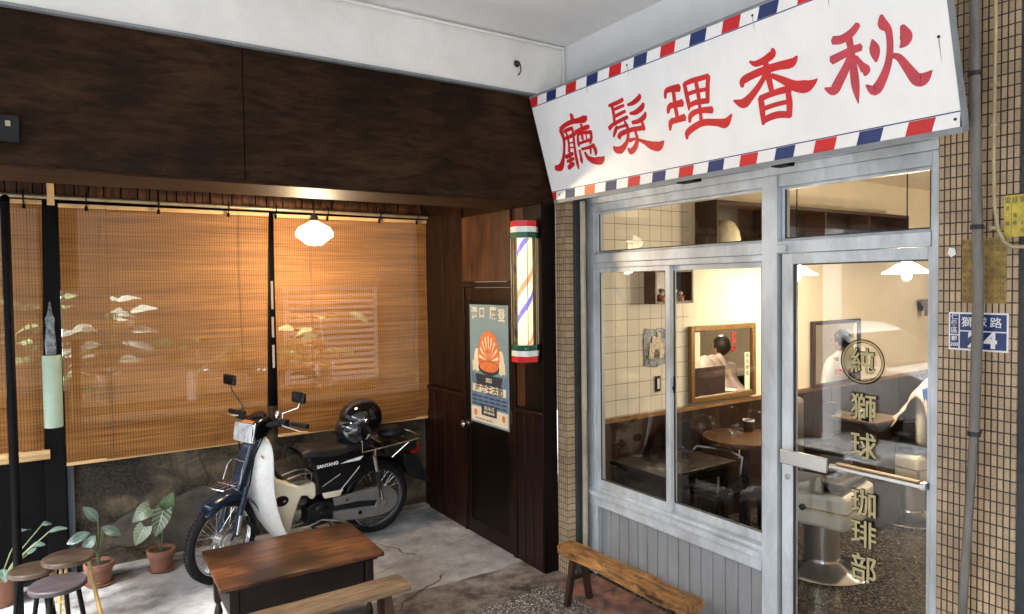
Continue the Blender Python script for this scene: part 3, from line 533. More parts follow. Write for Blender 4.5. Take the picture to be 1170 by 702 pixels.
MB().lathe([(0, 0), (.026, 0), (.026, .006), (.011, .01), (.011, .03), (.024, .038), (.028, .052), (.022, .064), (0, .068)], (2.680, 4.722, .86), (-1, 0, 0), 20).build('door_knob', MT['chrome'], d_)
for z in (.35, 1.0, 1.65): MB().cyl((2.674, 4.088, z-.045), (2.674, 4.088, z+.045), .006, n=8).build('hinge', MT['blackmetal'], d_)
# ------------------------------------------------------------------ tiled pillar left of the shop window
tpil = thing('tiled_pillar', 'narrow pillar of small yellow brown tiles left of the shop window', 'pillar', (2.8, 3.65, 0)); pv2 = (2.8, 3.65, 0)
pb = MB(); pb.box((2.797, 3.605, 0), (2.96, 3.71, 3.0)); Lc(pb.build('tiled_face', MT['tile_out'], tpil), pv2)
ch_ = MB(); ch_.box((2.86, 3.575, 0), (2.95, 3.6045, 2.50)); Lc(ch_.build('shaded_gap', MT['aludark'], tpil), pv2)  # dark strip: shade of the gap beside the pillar put in as colour
dp = MB(); dp.tube([(2.90, 3.55, 0), (2.90, 3.55, 2.49)], .019, 14); dp.build('rain_pipe', M('beige_pipe', (.40, .36, .27), .5, var=.2, scale=6, dirt=.4), label='slim beige pipe between the narrow tiled pillar and the window frame', cat='pipe')
# ------------------------------------------------------------------ right tiled wall
rw = thing('tiled_wall', 'brown mosaic tiled wall on the right of the glass door', 'wall', (2.95, 1.2, 0)); pv3 = (2.95, 1.2, 0)
Lc(MB().box((2.95, 1.098, 0), (3.2, 1.3715, 3.8)).build('tiled_face', MT['tile_out'], rw), pv3)
Lc(MB().lathe([(0, 0), (.009, 0), (.009, .004), (0, .004)], (2.951, 1.243, 2.147), (-1, 0, 0), 14).build('drill_hole', MT['black'], rw), pv3)
Lc(MB().prism([(0, 0), (.018, .012), (.014, .035), (-.006, .04), (-.012, .016)], (2.949, 1.325, 2.035), (0, -1, 0), (0, 0, 1), .001).build('torn_sticker', MT['white'], rw), pv3)
ng = thing('neighbour_shutter', 'dark edge and pale blue green shutter of the shop next door at the right edge', 'shutter', (2.95, .9, 0))
Lc(MB().box((2.96, 1.066, 0), (3.1, 1.0975, 3.8)).build('dark_jamb', MT['aludark'], ng), (2.95, .9, 0))
s_ = MB()
for k in range(22): s_.box((2.975, -1.6, .02+k*.12), (3.0, 1.064, .02+k*.12+.113))
Lc(s_.build('shutter_slats', M('pale_blue_green', (.36, .46, .46), .5, var=.1), ng, bevel=.004), (2.95, .9, 0))
wl = MB(); wl.box((2.871, 1.3735, 2.512), (3.2, 3.6995, 3.8)); wl.build('wall_above_sign', MT['plaster'], label='white plastered wall behind and above the big sign', cat='wall')
MB().box((2.96, -3, 2.45), (3.2, 1.06, 3.8)).build('upper_wall', MT['plaster'], label='white plastered wall above the neighbouring shutter', cat='wall')
# ------------------------------------------------------------------ shop front
sf = thing('shopfront', 'grey aluminium shopfront with sliding windows, glass door and boarded base', 'shopfront', (2.97, 2.5, 0)); pf = (2.97, 2.5, 0)
def sp_(mb, name, m, bevel=.003, par=None, **k):
    o = mb.build(name, m, par or sf, bevel=bevel, **k)
    if par is None: Lc(o, pf)
    return o
F = 2.97
sp_(MB().box((F-.005, 3.515, .0), (F+.08, 3.60, 2.47)), 'side_post', MT['alu'])
sp_(MB().box((F-.015, 2.120, .0), (F+.09, 2.208, 2.47)), 'side_post', MT['alu'])
sp_(MB().box((F-.012, 1.373, .0), (F+.08, 1.403, 2.47)), 'side_post', MT['alu'])
sp_(MB().box((F-.02, 1.373, 2.4705), (F+.08, 3.60, 2.511)).box((F-.006, 2.2085, 2.42), (F+.07, 3.5145, 2.47)).box((F-.006, 1.4035, 2.412), (F+.07, 2.1195, 2.47)), 'header_rail', MT['alu'])
sp_(MB().box((F-.012, 2.2085, 2.085), (F+.07, 3.5145, 2.145)).box((F-.002, 2.2085, 2.050), (F+.07, 3.5145, 2.0845)).box((F-.018, 1.4035, 2.085), (F+.07, 2.1195, 2.145)), 'transom_rail', MT['alu'])
sp_(MB().box((F-.045, 2.2085, .545), (F+.07, 3.60, .575)).box((F-.01, 2.2085, .5755), (F+.07, 3.5145, .597)).box((F-.022, 2.2085, .475), (F+.06, 3.5995, .5445)), 'sill_rail', MT['alu'])
sd = MB(); y = 2.212
while y < 3.58: sd.box((F+.012, y, .075), (F+.03, min(y+.079, 3.5995), .4745)); y += .0845
sd.box((F+.031, 2.21, .07), (F+.05, 3.5995, .4745)); sp_(sd, 'siding_boards', MT['siding'], .004)
sp_(MB().box((F+.008, 2.2085, .0), (F+.06, 3.60, .074)), 'wooden_kick_plate', wood('kick_plate', (.16, .10, .05), (.42, .31, .18), 'y', 3, .6), .002)
def sash(y0, y1, x, z0, z1, name='window', w=.036, wb=.05):
    fr = MB(); fr.box((x, y0, z0), (x+.03, y0+w, z1)).box((x, y1-w, z0), (x+.03, y1, z1)).box((x+.0005, y0+w+.0003, z0), (x+.0295, y1-w-.0003, z0+wb)).box((x+.0005, y0+w+.0003, z1-w*.8), (x+.0295, y1-w-.0003, z1))
    o = sp_(fr, name, MT['alu'], .002)
    MB().box((x+.012, y0+w, z0+wb), (x+.017, y1-w, z1-w*.8)).build('glass_pane', MT['glass'], o)
    MB().box((x+.004, y0+w, z0+wb-.0), (x+.0115, y0+w+.006, z1-w*.8)).box((x+.004, y1-w-.006, z0+wb), (x+.0115, y1-w, z1-w*.8)).box((x+.004, y0+w+.0062, z0+wb), (x+.0115, y1-w-.0062, z0+wb+.006)).build('rubber_seal', MT['aludark'], o)
    return o
a_ = sash(2.85, 3.5125, F+.004, .5975, 2.0495); sash(2.2105, 2.893, F+.037, .5975, 2.0495)
MB().lathe([(0, 0), (.011, 0), (.011, .01), (0, .012)], (F+.034, 2.85, 1.33), (-1, 0, 0), 12).box((F+.028, 2.838, 1.30), (F+.036, 2.848, 1.40)).build('window_latch', MT['black'], a_)
sash(2.2105, 3.5125, F+.02, 2.146, 2.4195, 'transom_window', .016, .012); sash(1.4055, 2.1175, F+.02, 2.146, 2.4115, 'transom_window', .016, .012)
# door leaf
do = MB(); X0 = F-.002
do.box((X0, 2.040, .012), (X0+.042, 2.100, 2.083)).box((X0, 1.4045, .012), (X0+.042, 1.420, 2.083)).box((X0+.0005, 1.4203, 2.032), (X0+.0415, 2.0397, 2.083)).box((X0+.0005, 1.4203, .012), (X0+.0415, 2.0397, .17))
door = sp_(do, 'glass_door', MT['alu'], .002)
MB().box((X0+.018, 1.42, .17), (X0+.026, 2.04, 2.032)).build('glass_pane', MT['glass'], door)
MB().box((X0+.004, 2.034, .17), (X0+.0175, 2.0398, 2.032)).box((X0+.004, 1.42, 2.026), (X0+.0175, 2.0338, 2.0318)).build('rubber_seal', MT['aludark'], door)
MB().box((X0-.055, 1.83, 1.065), (X0-.040, 2.075, 1.135)).box((X0-.0395, 2.045, 1.08), (X0-.0005, 2.075, 1.12)).build('push_plate', MT['steel'], door, bevel=.004)
MB().bar((X0-.03, 1.828, 1.10), (X0-.03, 1.412, 1.10), .024, .018).box((X0-.04, 1.408, 1.085), (X0-.0005, 1.43, 1.115)).build('push_bar', MT['steel'], door, bevel=.003)
MB().bar((X0-.0175, 1.8, 1.115), (X0-.0175, 1.44, 1.115), .022, .006).build('wooden_strip', MT['bambooedge'], door)
MB().lathe([(0, 0), (.014, 0), (.014, .004), (.008, .006), (.008, .004), (0, .004)], (X0-.0005, 2.068, .99), (-1, 0, 0), 18).build('door_lock', MT['steel'], door)
sp_(MB().box((F-.045, 2.055, 2.088), (F-.019, 2.105, 2.125)), 'door_closer_block', MT['alu'])
sp_(MB().box((F+.03, 2.101, 0), (F+.06, 2.1195, 2.084)), 'dark_gap', MT['aludark'], 0)
# strip light / shutter box under the sign
sb = thing('shutter_housing', 'slim metal track running under the lower edge of the big sign', 'track', (2.85, 2.5, 2.49)); ps = (2.85, 2.5, 2.49)
Lc(MB().box((2.80, 1.42, 2.505), (2.86, 3.6, 2.525)).box((2.885, 1.40, 2.5115), (2.965, 3.6, 2.53)).build('track', MT['alu'], sb, bevel=.002), ps)
for b0, b1 in ((2.50, 2.62), (1.95, 2.03)): Lc(MB().box((2.785, b0, 2.48), (2.85, b1, 2.5045)).build('roller_bracket', MT['black'], sb, bevel=.002), ps)
# lettering on the door glass
gx = X0+.0105
def glasschar(ch, y, z, s, where, sx=.95):
    t = thing('gold_lettering', f'gold character {ch} with dark outline on the door glass, {where}', 'lettering', (gx, y, z))
    d = MB(); add_text(d, ch, s, (.003, 0, -.01), (0, -1, 0), (0, 0, 1), s*.038, .0006, sx=sx); d.build('dark_outline', MT['black'], t, fix=False)
    g = MB(); add_text(g, ch, s, (-.0005, 0, -.01), (0, -1, 0), (0, 0, 1), s*.010, .0007, sx=sx); g.build('gold_face', MT['gold'], t, fix=False)
for c_, y, z, s, wh in (('純', 1.70, 1.590, .12, 'inside the gold ring'), ('獅', 1.694, 1.385, .128, 'next below the gold ring'), ('球', 1.694, 1.212, .128, 'just above the push bar'), ('珈', 1.69, .955, .128, 'first one below the push bar'), ('琲', 1.69, .815, .128, 'second one below the push bar'), ('部', 1.69, .66, .132, 'lowest in the column')): glasschar(c_, y, z, s, wh)
rg = thing('gold_ring', 'gold double ring around the character 純 on the door glass', 'lettering', (gx, 1.70, 1.587))
MB().torus((0, 0, 0), .098, .0026, (1, 0, 0), 64, 6).torus((0, 0, 0), .086, .0014, (1, 0, 0), 64, 6).build('dark_rings', MT['black'], rg); MB().torus((-.001, 0, 0), .092, .0022, (1, 0, 0), 64, 6).build('gold_line', MT['gold'], rg)
# ------------------------------------------------------------------ the big sign
SD = [[[(356,493,18),(365,476,33),(361,453,30)],[(230,423,31),(277,439,29),(349,447,30),(415,442,33),(475,441,43),(496,454,9)],[(232,423,35),(243,362,28),(225,302,23),(193,244,30),(150,200,48),(93,202,32)],[(259,405,24),(301,410,24),(350,409,24)],[(280,395,18),(283,336,20),(266,276,23)],[(347,407,19),(336,345,22),(323,267,24),(320,199,27),(319,162,11)],[(243,362,20),(305,366,24),(361,374,27)],[(284,329,9),(330,327,11)],[(277,301,9),(322,298,11)],[(222,252,25),(265,258,28),(302,264,20)],[(226,223,20),(263,227,23),(300,233,20)],[(222,183,28),(262,196,34),(289,201,23)],[(276,275,20),(252,197,20)],[(435,418,20),(429,388,22),(413,331,16)],[(364,381,27),(424,388,26),(472,390,30),(501,390,21)],[(385,372,21),(371,320,21),(372,295,18)],[(383,367,22),(444,364,20),(502,357,24)],[(504,364,23),(498,327,23),(475,295,20)],[(429,364,11),(418,306,11)],[(460,358,11),(449,306,11)],[(372,311,18),(435,313,18),(492,315,19)],[(388,274,18),(449,273,19),(497,277,23),(507,287,14)],[(368,272,21),(367,229,21),(365,211,28),(365,189,9)],[(412,252,18),(429,216,29),(476,190,41),(537,182,47),(571,198,14)],[(470,266,19),(462,235,17)],[(501,276,23),(509,242,27),(502,218,13)]],[[(697,467,18),(734,468,22),(777,470,24),(818,476,23)],[(723,462,24),(723,422,22),(717,377,22),(716,355,19)],[(737,439,18),(776,442,19),(818,444,16)],[(729,401,19),(778,408,20),(818,412,18)],[(661,345,28),(699,361,23),(753,370,22),(826,378,22)],[(729,346,19),(706,322,26),(682,294,12)],[(797,361,16),(800,338,19)],[(725,335,15),(777,338,17),(809,336,19)],[(843,440,14),(891,442,26),(939,458,30),(946,475,14)],[(847,393,14),(891,389,27),(942,403,32),(962,423,18)],[(850,342,21),(900,340,26),(946,353,30),(963,374,16)],[(923,335,18),(927,307,23),(927,287,24)],[(725,280,31),(748,299,29),(833,306,26),(888,302,27),(934,299,28)],[(807,342,21),(804,291,21),(777,245,26),(721,214,43),(677,224,35),(670,245,10)],[(859,298,18),(863,252,24),(838,211,33),(794,191,34),(778,214,12)],[(800,252,25),(841,253,16),(869,251,17)],[(871,244,16),(912,223,26),(959,196,46),(1009,184,50),(1050,204,10)]],[[(1117,413,16),(1132,445,26),(1170,448,32),(1223,441,40)],[(1181,447,23),(1175,393,24),(1172,350,25),(1171,300,25)],[(1116,337,17),(1135,367,30),(1178,368,31),(1224,366,40)],[(1107,250,15),(1124,288,32),(1165,292,31),(1221,294,38)],[(1258,455,25),(1258,407,25),(1259,358,25),(1255,322,11)],[(1257,451,22),(1309,455,26),(1356,453,26),(1411,452,25)],[(1410,453,24),(1392,401,26),(1376,332,24)],[(1263,399,20),(1316,401,20),(1389,394,19)],[(1255,342,24),(1310,349,27),(1379,341,27)],[(1330,453,22),(1331,395,25),(1325,327,20),(1318,259,23)],[(1244,264,16),(1262,297,29),(1319,306,27),(1396,293,35)],[(1207,185,12),(1219,216,33),(1282,239,34),(1339,244,34),(1409,229,36),(1458,217,45),(1502,251,8)]],[[(1646,456,10),(1674,438,26),(1725,442,33),(1765,456,36),(1769,478,14)],[(1585,357,19),(1595,383,35),(1654,395,35),(1722,400,35),(1787,399,36),(1848,395,39),(1878,415,11)],[(1725,437,28),(1726,387,33),(1731,296,25)],[(1719,383,24),(1670,339,29),(1621,305,36),(1574,284,45),(1524,309,8)],[(1742,370,21),(1793,336,32),(1842,300,45),(1894,284,53),(1931,291,27),(1953,303,4)],[(1665,284,29),(1726,292,27),(1797,293,30),(1822,281,23)],[(1670,288,30),(1667,231,31),(1660,169,17)],[(1809,289,26),(1807,234,30),(1794,176,27)],[(1682,238,21),(1736,242,21),(1794,241,21)],[(1658,184,28),(1700,194,31),(1746,196,31),(1802,184,30)]],[[(2041,432,33),(2077,425,34),(2120,437,32),(2152,461,25)],[(2108,418,31),(2110,374,27),(2109,312,32),(2106,234,34),(2107,164,5)],[(2023,357,36),(2067,365,33),(2116,373,31),(2151,374,29)],[(2105,358,25),(2083,319,34),(2045,272,41),(2012,239,41),(1976,257,7)],[(2124,345,15),(2141,309,26),(2155,283,39),(2149,264,10)],[(2197,391,4),(2200,359,39),(2201,329,34),(2200,303,7)],[(2312,406,17),(2321,368,45),(2313,345,37),(2293,330,4)],[(2244,466,13),(2244,434,38),(2261,405,27),(2260,352,26),(2246,292,28),(2215,235,36),(2179,200,42),(2148,228,7)],[(2253,312,16),(2284,299,25),(2310,253,34),(2339,201,44),(2365,200,44),(2395,221,4)]]]
sO = Vector((2.76, 3.676, 2.504)); sU = Vector((0, -1, 0)); sV = Vector((-.29, 0, 1)).normalized(); sN = sU.cross(sV)
sg = thing('shop_sign', 'big tilted white shop sign with five red characters and red, white and blue striped borders', 'sign', sO)
def SW(u, v, n=0): return sU*u + sV*v + sN*n      # local to the empty at sO
W_, H_ = 2.47, .665
bd = MB(); bd.prism([(0, 0), (W_, 0), (W_, H_), (0, H_)], SW(0, 0, -.045), sU, sV, .045); bd.build('board', MT['signwhite'], sg)
eg = MB(); eg.prism([(-.002, -.022), (W_+.002, -.022), (W_+.002, -.0005), (-.002, -.0005)], SW(0, 0, -.047), sU, sV, .05)
eg.prism([(-.002, H_+.0005), (W_+.002, H_+.0005), (W_+.002, H_+.014), (-.002, H_+.014)], SW(0, 0, -.047), sU, sV, .05); eg.prism([(W_+.0005, 0), (W_+.003, 0), (W_+.003, H_), (W_+.0005, H_)], SW(0, 0, -.047), sU, sV, .047).prism([(-.003, 0), (-.0005, 0), (-.0005, H_), (-.003, H_)], SW(0, 0, -.047), sU, sV, .047)
eg.build('edge_frame', MT['greytrim'], sg)
def stripes(v0, v1, first, skew, kinds):
    u = first-.0975; k = kinds
    while u < W_:
        c = 'RWBW'[k % 4]
        if c != 'W':
            def cl_(x): return min(max(x, 0), W_)
            P = [(cl_(u), v0), (cl_(u+.0975), v0), (cl_(u+.0975+skew), v1), (cl_(u+skew), v1)]
            if P[1][0]-P[0][0] > .004 or P[2][0]-P[3][0] > .004:
                b = MB(); b.prism(P, SW(0, 0, .0004), sU, sV, .0008)
                col = MT['red'] if c == 'R' else MT['blue']
                if c == 'R' and abs(u-.331) < .03 and v0 < .1: col = MT['orange']  # one red stripe of the lower border is orange
                b.build('border_stripe', col, sg)
        u += .0975; k += 1
stripes(.0, .052, .025, .022, 0); stripes(.613, .665, .062, .024, 0)
for v in (.0535, .6075): MB().prism([(0, v), (W_, v), (W_, v+.0045), (0, v+.0045)], SW(0, 0, .0004), sU, sV, .0009).build('border_line', MT['blue'], sg)
def catmull(P, k=5):
    if len(P) < 3: return P
    out = []; Q = [P[0]]+P+[P[-1]]
    for i in range(1, len(Q)-2):
        for j in range(k):
            t = j/k; out.append(tuple(.5*((2*b)+(c-a)*t+(2*a-5*b+4*c-d)*t*t+(3*b-a-3*c+d)*t**3) for a, b, c, d in zip(Q[i-1], Q[i], Q[i+1], Q[i+2])))
    out.append(P[-1]); return out
names = ['last character 廳', 'fourth character 髮', 'third character 理', 'second character 香', 'first character 秋, faded to rose']
for ci, (strokes, nm) in enumerate(zip(SD, names)):
    b = MB()
    for si, st in enumerate(strokes):
        P = catmull([tuple(x/1000 for x in q) for q in st]); Lf, Rt = [], []
        for i, (u, v, w) in enumerate(P):
            a, c = P[max(i-1, 0)], P[min(i+1, len(P)-1)]; d = Vector((c[0]-a[0], c[1]-a[1]));
            if d.length < 1e-6: continue
            d.normalize(); w = max(w, .002)
            Lf.append((u-d.y*w/2, v+d.x*w/2)); Rt.append((u+d.y*w/2, v-d.x*w/2))
            if i == 0 and w > .008: cap0 = (u-d.x*w*.22, v-d.y*w*.22)
            elif i == 0: cap0 = None
            if i == len(P)-1: cap1 = (u+d.x*w*.22, v+d.y*w*.22) if w > .008 else None
        Nn = .0006+.00007*si; q0 = SW(0, 0, .0003)
        uvs = Lf; n = len(Lf)
        def vt(p, h): return b.b.verts.new(q0+sU*p[0]+sV*p[1]+sN*h)
        A = [vt(p, Nn) for p in Lf]; B = [vt(p, Nn) for p in Rt]
        for i in range(n-1): b.b.faces.new((B[i], B[i+1], A[i+1], A[i]))
        if cap0: b.b.faces.new((vt(cap0, Nn), B[0], A[0]))
        if cap1: b.b.faces.new((B[-1], vt(cap1, Nn), A[-1]))
    o = b.build('sign_character', MT['rose'] if ci == 4 else MT['red'], sg, fix=False, label=nm+' of the big red sign lettering')
for u, v in ((.07, .03), (2.45, .03), (2.43, .33), (.9, .64), (1.7, .64)): MB().lathe([(0, 0), (.006, 0), (.004, .0015), (0, .002)], SW(u, v, .0008), sN, 10).build('screw_head', MT['blackmetal'], sg)
rs = M('rust_stain', (.42, .33, .24), .7, var=.2, scale=30)
for u, v, l_ in ((.9, .633, .05), (1.7, .633, .07), (2.43, .323, .09), (.55, .60, .03), (2.05, .60, .045)):
    MB().prism([(u-.0022, v), (u+.0022, v), (u+.0015, v-l_*.5), (u+.0004, v-l_), (u-.0012, v-l_*.6)], SW(0, 0, .0022), sU, sV, .0002).build('rust_streak', rs, sg)
for u in (.3, 1.25, 2.2): MB().bar(SW(u, .62, -.047), Vector((2.8695, 0, 0))-Vector((sO.x, 0, 0))+sU*u+Vector((0, 0, .62)), .02).build('wall_bracket', MT['blackmetal'], sg)
# ------------------------------------------------------------------ house number plate, notices, pipes
plt = thing('house_number_plate', 'blue enamel street plate reading 24 behind the grey drainpipe', 'number plate', (2.949, 1.227, 1.746))
MB().box((-.003, -.103, -.074), (.0005, .103, .074)).build('white_rim', MT['white'], plt)
def pbx(y0, y1, z0, z1): return MB().box((-.0042, y0, z0), (-.0031, y1, z1))
pbx(.067, .097, -.012, .067).build('blue_field', MT['plateblue'], plt); pbx(.067, .097, -.067, -.017).build('blue_field', MT['plateblue'], plt)
pbx(-.097, .062, .004, .067).build('blue_field', MT['plateblue'], plt); pbx(-.097, .062, -.067, -.001).build('blue_field', MT['plateblue'], plt)
lt = MB(); k = dict(U=(0, -1, 0), V=(0, 0, 1))
def pt_(ch, y, z, s, off=.0004, sx=1): add_text(lt, ch, s, (-.0048, y, z), (0, -1, 0), (0, 0, 1), off, .0004, sx=sx)
for ch, z in (('仁', .054), ('愛', .028), ('區', .002)): pt_(ch, .082, z, .025, .0002)
pt_('郵', .082, -.031, .021); pt_('200', .082, -.053, .019)
for ch, y in (('獅', .036), ('球', -.012), ('路', -.062)): pt_(ch, y, .034, .042, .0003)
pt_('2', .012, -.034, .082, .0035); pt_('4', -.045, -.034, .082, .0035); lt.build('white_lettering', MT['white'], plt, fix=False)
def notice(name, label, y0, y1, z0, z1, m, rows, cols, sheet='enamel_sheet'):
    t = thing(name, label, 'notice', (2.9475, (y0+y1)/2, (z0+z1)/2)); w, h_ = (y1-y0)/2, (z1-z0)/2
    MB().box((-.001, -w, -h_), (.001, w, h_)).build(sheet, m, t)
    b = MB(); rnd = random.Random(int(y0*1e4)); glyphs = '電話修理水管服務專線通馬桶安全請勿停車道路收購家電冷氣門鎖印章'
    for r in range(rows):
        z = h_*(1-2*(r+.75)/(rows+.5)); sz = 2*h_/(rows+.5)*(.62 if r else .9)
        for c in range(cols):
            if rnd.random() < .82: add_text(b, rnd.choice(glyphs), sz, (-.0013, w*(1-2*(c+.5)/cols), z), (0, -1, 0), (0, 0, 1), 0, .0002, sx=.8)
    for c in range(1, cols, 2): b.box((-.0016, w*(1-2*c/cols)-.0004, -h_*.92), (-.0011, w*(1-2*c/cols)+.0004, h_*.62))
    b.build('printed_characters', MT['ink'], t, fix=False)
    return t
notice('old_notice', 'browned printed notice sheet behind the drainpipe above the number plate', 1.133, 1.284, 1.856, 2.103, MT['oldp'], 9, 8, 'paper_sheet')
notice('yellow_notice', 'bright yellow notice plate at the right edge beside the cable', 1.0, 1.143, 2.103, 2.257, MT['yellowp'], 5, 6)
pp = thing('drainpipe', 'weathered grey drainpipe running down the tiled wall over the number plate', 'pipe', (2.9, 1.2, 0)); o_ = (2.9, 1.2, 0)
Lc(MB().tube([(2.90, 1.266, .0), (2.90, 1.25, .7), (2.90, 1.217, 1.36)], .0155, 16).build('lower_pipe', MT['pipegrey'], pp), o_)
Lc(MB().tube([(2.90, 1.217, 1.361), (2.90, 1.206, 1.9), (2.90, 1.224, 2.6), (2.90, 1.236, 3.7)], .0185, 16).build('upper_pipe', MT['pipegrey'], pp), o_)
for z, y in ((1.36, 1.217), (2.145, 1.214), (2.72, 1.227)):
    Lc(MB().tube([(2.90, y, z-.009), (2.90, y, z+.009)], .022, 16).box((2.92, y-.006, z-.006), (2.9495, y+.006, z+.006)).build('pipe_clamp', MT['blackmetal'], pp), o_)
cb = MB(); cb.tube([(2.93, 1.178, 3.6), (2.93, 1.17, 2.9), (2.93, 1.172, 2.40), (2.93, 1.168, 2.22), (2.93, 1.155, 2.13), (2.93, 1.135, 2.085), (2.93, 1.11, 2.066), (2.93, 1.06, 2.064)], .0065, 8)
for z in (2.14, 2.52, 2.67): cb.box((2.925, 1.160, z-.006), (2.9495, 1.184, z+.006))
cb.build('cable_conduit', MT['conduit'], label='thin beige cable conduit beside the drainpipe curving right under the yellow notice', cat='cable')
# ------------------------------------------------------------------ pendant lamps
def pendant(loc, label, top, r=.13, power=8, es=.85, shape='school', col=(1, .74, .46)):
    t = thing('pendant_lamp', label, 'lamp', loc, 'white glass pendant lamps')
    if shape == 'school': pr = [(.028, .10), (.034, .092), (.060, .078), (.108, .052), (r, .015), (r*.985, -.012), (r*.80, -.026), (r*.62, -.045), (r*.42, -.066), (0, -.076)]
    else: pr = [(.022, .085), (.035, .07), (.07, .055), (.10, .03), (r, .0), (r*1.02, -.006), (.09, .012), (.05, .03), (0, .035)]
    em = M('lit_opal_glass', (.85, .8, .7), .2, var=.02, emit=col, es=es)
    MB().lathe(pr, n=36, ripple=0 if shape == 'school' else .05, rk=10).build('glass_shade', em, t)
    MB().lathe([(0, .096), (.031, .096), (.031, .112), (.024, .13), (.012, .15), (0, .155)], n=20).build('brass_gallery', M('grey_gallery', (.25, .23, .20), .35, .7), t)
    MB().tube([(0, 0, .15), (0, 0, top-loc[2])], .0045, 6).build('flex', MT['matteblack'], t)
    if shape != 'school': MB().ball((0, 0, -.025), .032).build('bulb', em, t)
    pl_ = bpy.data.lights.new('lamp_glow', 'POINT'); pl_.energy = power; pl_.color = col; pl_.shadow_soft_size = .09
    lo = bpy.data.objects.new('lamp_glow', pl_); link(lo); lo.parent = t; lo.location = (0, 0, -.19 if shape == 'school' else -.12)
    return t
pendant((1.515, 4.82, 2.315), 'white opal glass pendant lamp glowing in front of the bamboo blinds', 2.95, power=8.5)
# ------------------------------------------------------------------ barber lantern
bl = thing('barber_lantern', 'lit eight sided barber lantern with red, white and green bands on the brown partition', 'barber pole', (2.578, 3.765, 1.44))
def octo(r, z0, z1): return [(r, z0), (r, z1)]
def ob(r, z0, z1, m, name, c=(0, 0, 0), n=8, rot=R(22.5)):
    b = MB(); b.lathe([(r, z0), (r, z1)], n=n); bmesh.ops.rotate(b.b, cent=(0, 0, 0), matrix=Matrix.Rotation(rot, 3, 'Z'), verts=b.b.verts); return b.build(name, m, bl, ang=20)
acr = M('lantern_red', (.55, .02, .02), .15, coat=.5); acg = M('lantern_green', (.01, .09, .05), .15, coat=.5); acw = M('lantern_white', (.75, .76, .72), .2, coat=.5)
for n_, (a, b, m) in {'red_band': (0, .038, acr), 'white_band': (.0385, .075, acw), 'green_band': (.0755, .112, acg)}.items():
    ob(.093, a, b, m, n_); ob(.093, .925-b, .925-a, m, n_)
def spiral_mat():
    m = bpy.data.materials.new('spiral_light'); m.use_nodes = True; nt = m.node_tree; b = nt.nodes['Principled BSDF']; L = nt.links.new
    tc = _n(nt, 'TexCoord'); sp = _n(nt, 'SeparateXYZ'); L(tc.outputs['Object'], sp.inputs[0])
    at = _n(nt, 'Math', operation='ARCTAN2'); L(sp.outputs[1], at.inputs[0]); L(sp.outputs[0], at.inputs[1])
    a = _n(nt, 'Math', operation='MULTIPLY'); a.inputs[1].default_value = 1/(2*math.pi); L(at.outputs[0], a.inputs[0])
    z = _n(nt, 'Math', operation='MULTIPLY_ADD'); z.inputs[1].default_value = -2.3; L(sp.outputs[2], z.inputs[0]); L(a.outputs[0], z.inputs[2])
    fr = _n(nt, 'Math', operation='FRACT'); L(z.outputs[0], fr.inputs[0]); r = _n(nt, 'ValToRGB'); r.color_ramp.interpolation = 'CONSTANT'
    el = r.color_ramp.elements; el[0].position = 0; el[0].color = (1, .90, .62, 1); el[1].position = .42; el[1].color = (.95, .32, .16, 1)
    for p, c in ((.54, (1, .95, .75, 1)), (.78, (.20, .16, .75, 1)), (.90, (1, .95, .7, 1))): e = el.new(p); e.color = c
    L(fr.outputs[0], r.inputs[0]); L(r.outputs[0], b.inputs['Emission Color']); b.inputs['Emission Strength'].default_value = .14; L(r.outputs[0], b.inputs['Base Color']); b.inputs['Roughness'].default_value = .3
    return m
MB().lathe([(.052, .115), (.052, .81)], n=32).build('spiral_drum', spiral_mat(), bl)
gl = MB(); gl.lathe([(.088, .1125), (.088, .8125)], n=8); bmesh.ops.rotate(gl.b, cent=(0, 0, 0), matrix=Matrix.Rotation(R(22.5), 3, 'Z'), verts=gl.b.verts)
bmesh.ops.delete(gl.b, geom=[f for f in gl.b.faces if len(f.verts) == 8], context='FACES'); gl.build('acrylic_panel', glass_mat('acrylic', .08, (.95, .93, .78)), bl, ang=20)
pm = MB()
for k_ in range(8):
    t_ = R(22.5+45*k_); pm.bar((.090*math.cos(t_), .090*math.sin(t_), .1125), (.090*math.cos(t_), .090*math.sin(t_), .8125), .004)
pm.build('corner_strip', M('clear_strip', (.3, .28, .2), .3), bl)
MB().box((.086, -.02, .05), (.104, .02, .11)).box((.086, -.02, .82), (.104, .02, .88)).build('wall_bracket', MT['blackmetal'], bl)
# ------------------------------------------------------------------ poster on the door
ps_ = thing('poster', 'tall blue grey festival poster with orange emblem taped to the small brown door', 'poster', (2.6775, 4.40, 1.345))
MB().box((0, -.275, -.455), (.0015, .275, .455)).build('paper', M('poster_blue', (.17, .26, .30), .5, var=.08, scale=6), ps_)
def PS(polys, m, name, n=.0005, rd=0):
    b = MB()
    for P in polys: b.prism(P, (-n, 0, 0), (0, -1, 0), (0, 0, 1), .0004)
    return b.build(name, m, ps_)
def circ(cx, cz, rx, rz, n=28, a0=0, a1=360): return [(cx+rx*math.cos(R(a0+(a1-a0)*k/n)), cz+rz*math.sin(R(a0+(a1-a0)*k/n))) for k in range(n+(0 if a1-a0 == 360 else 1))]
PW = M('poster_cream', (.66, .60, .46), .5, var=.05); PO = M('poster_orange', (.62, .17, .05), .5, var=.15, scale=20); PD = M('poster_ink', (.03, .035, .05), .5); PB = M('poster_mid_blue', (.10, .18, .30), .5)
for q_, P_ in (('footer_strip', [(-.262, -.44), (.262, -.44), (.262, -.33), (-.262, -.33)]), ('cream_flower', circ(-.17, .03, .045, .09)), ('cream_flower', circ(.17, .03, .045, .09)), ('cream_crown', circ(0, .215, .05, .03))): PS([P_], PW, q_)
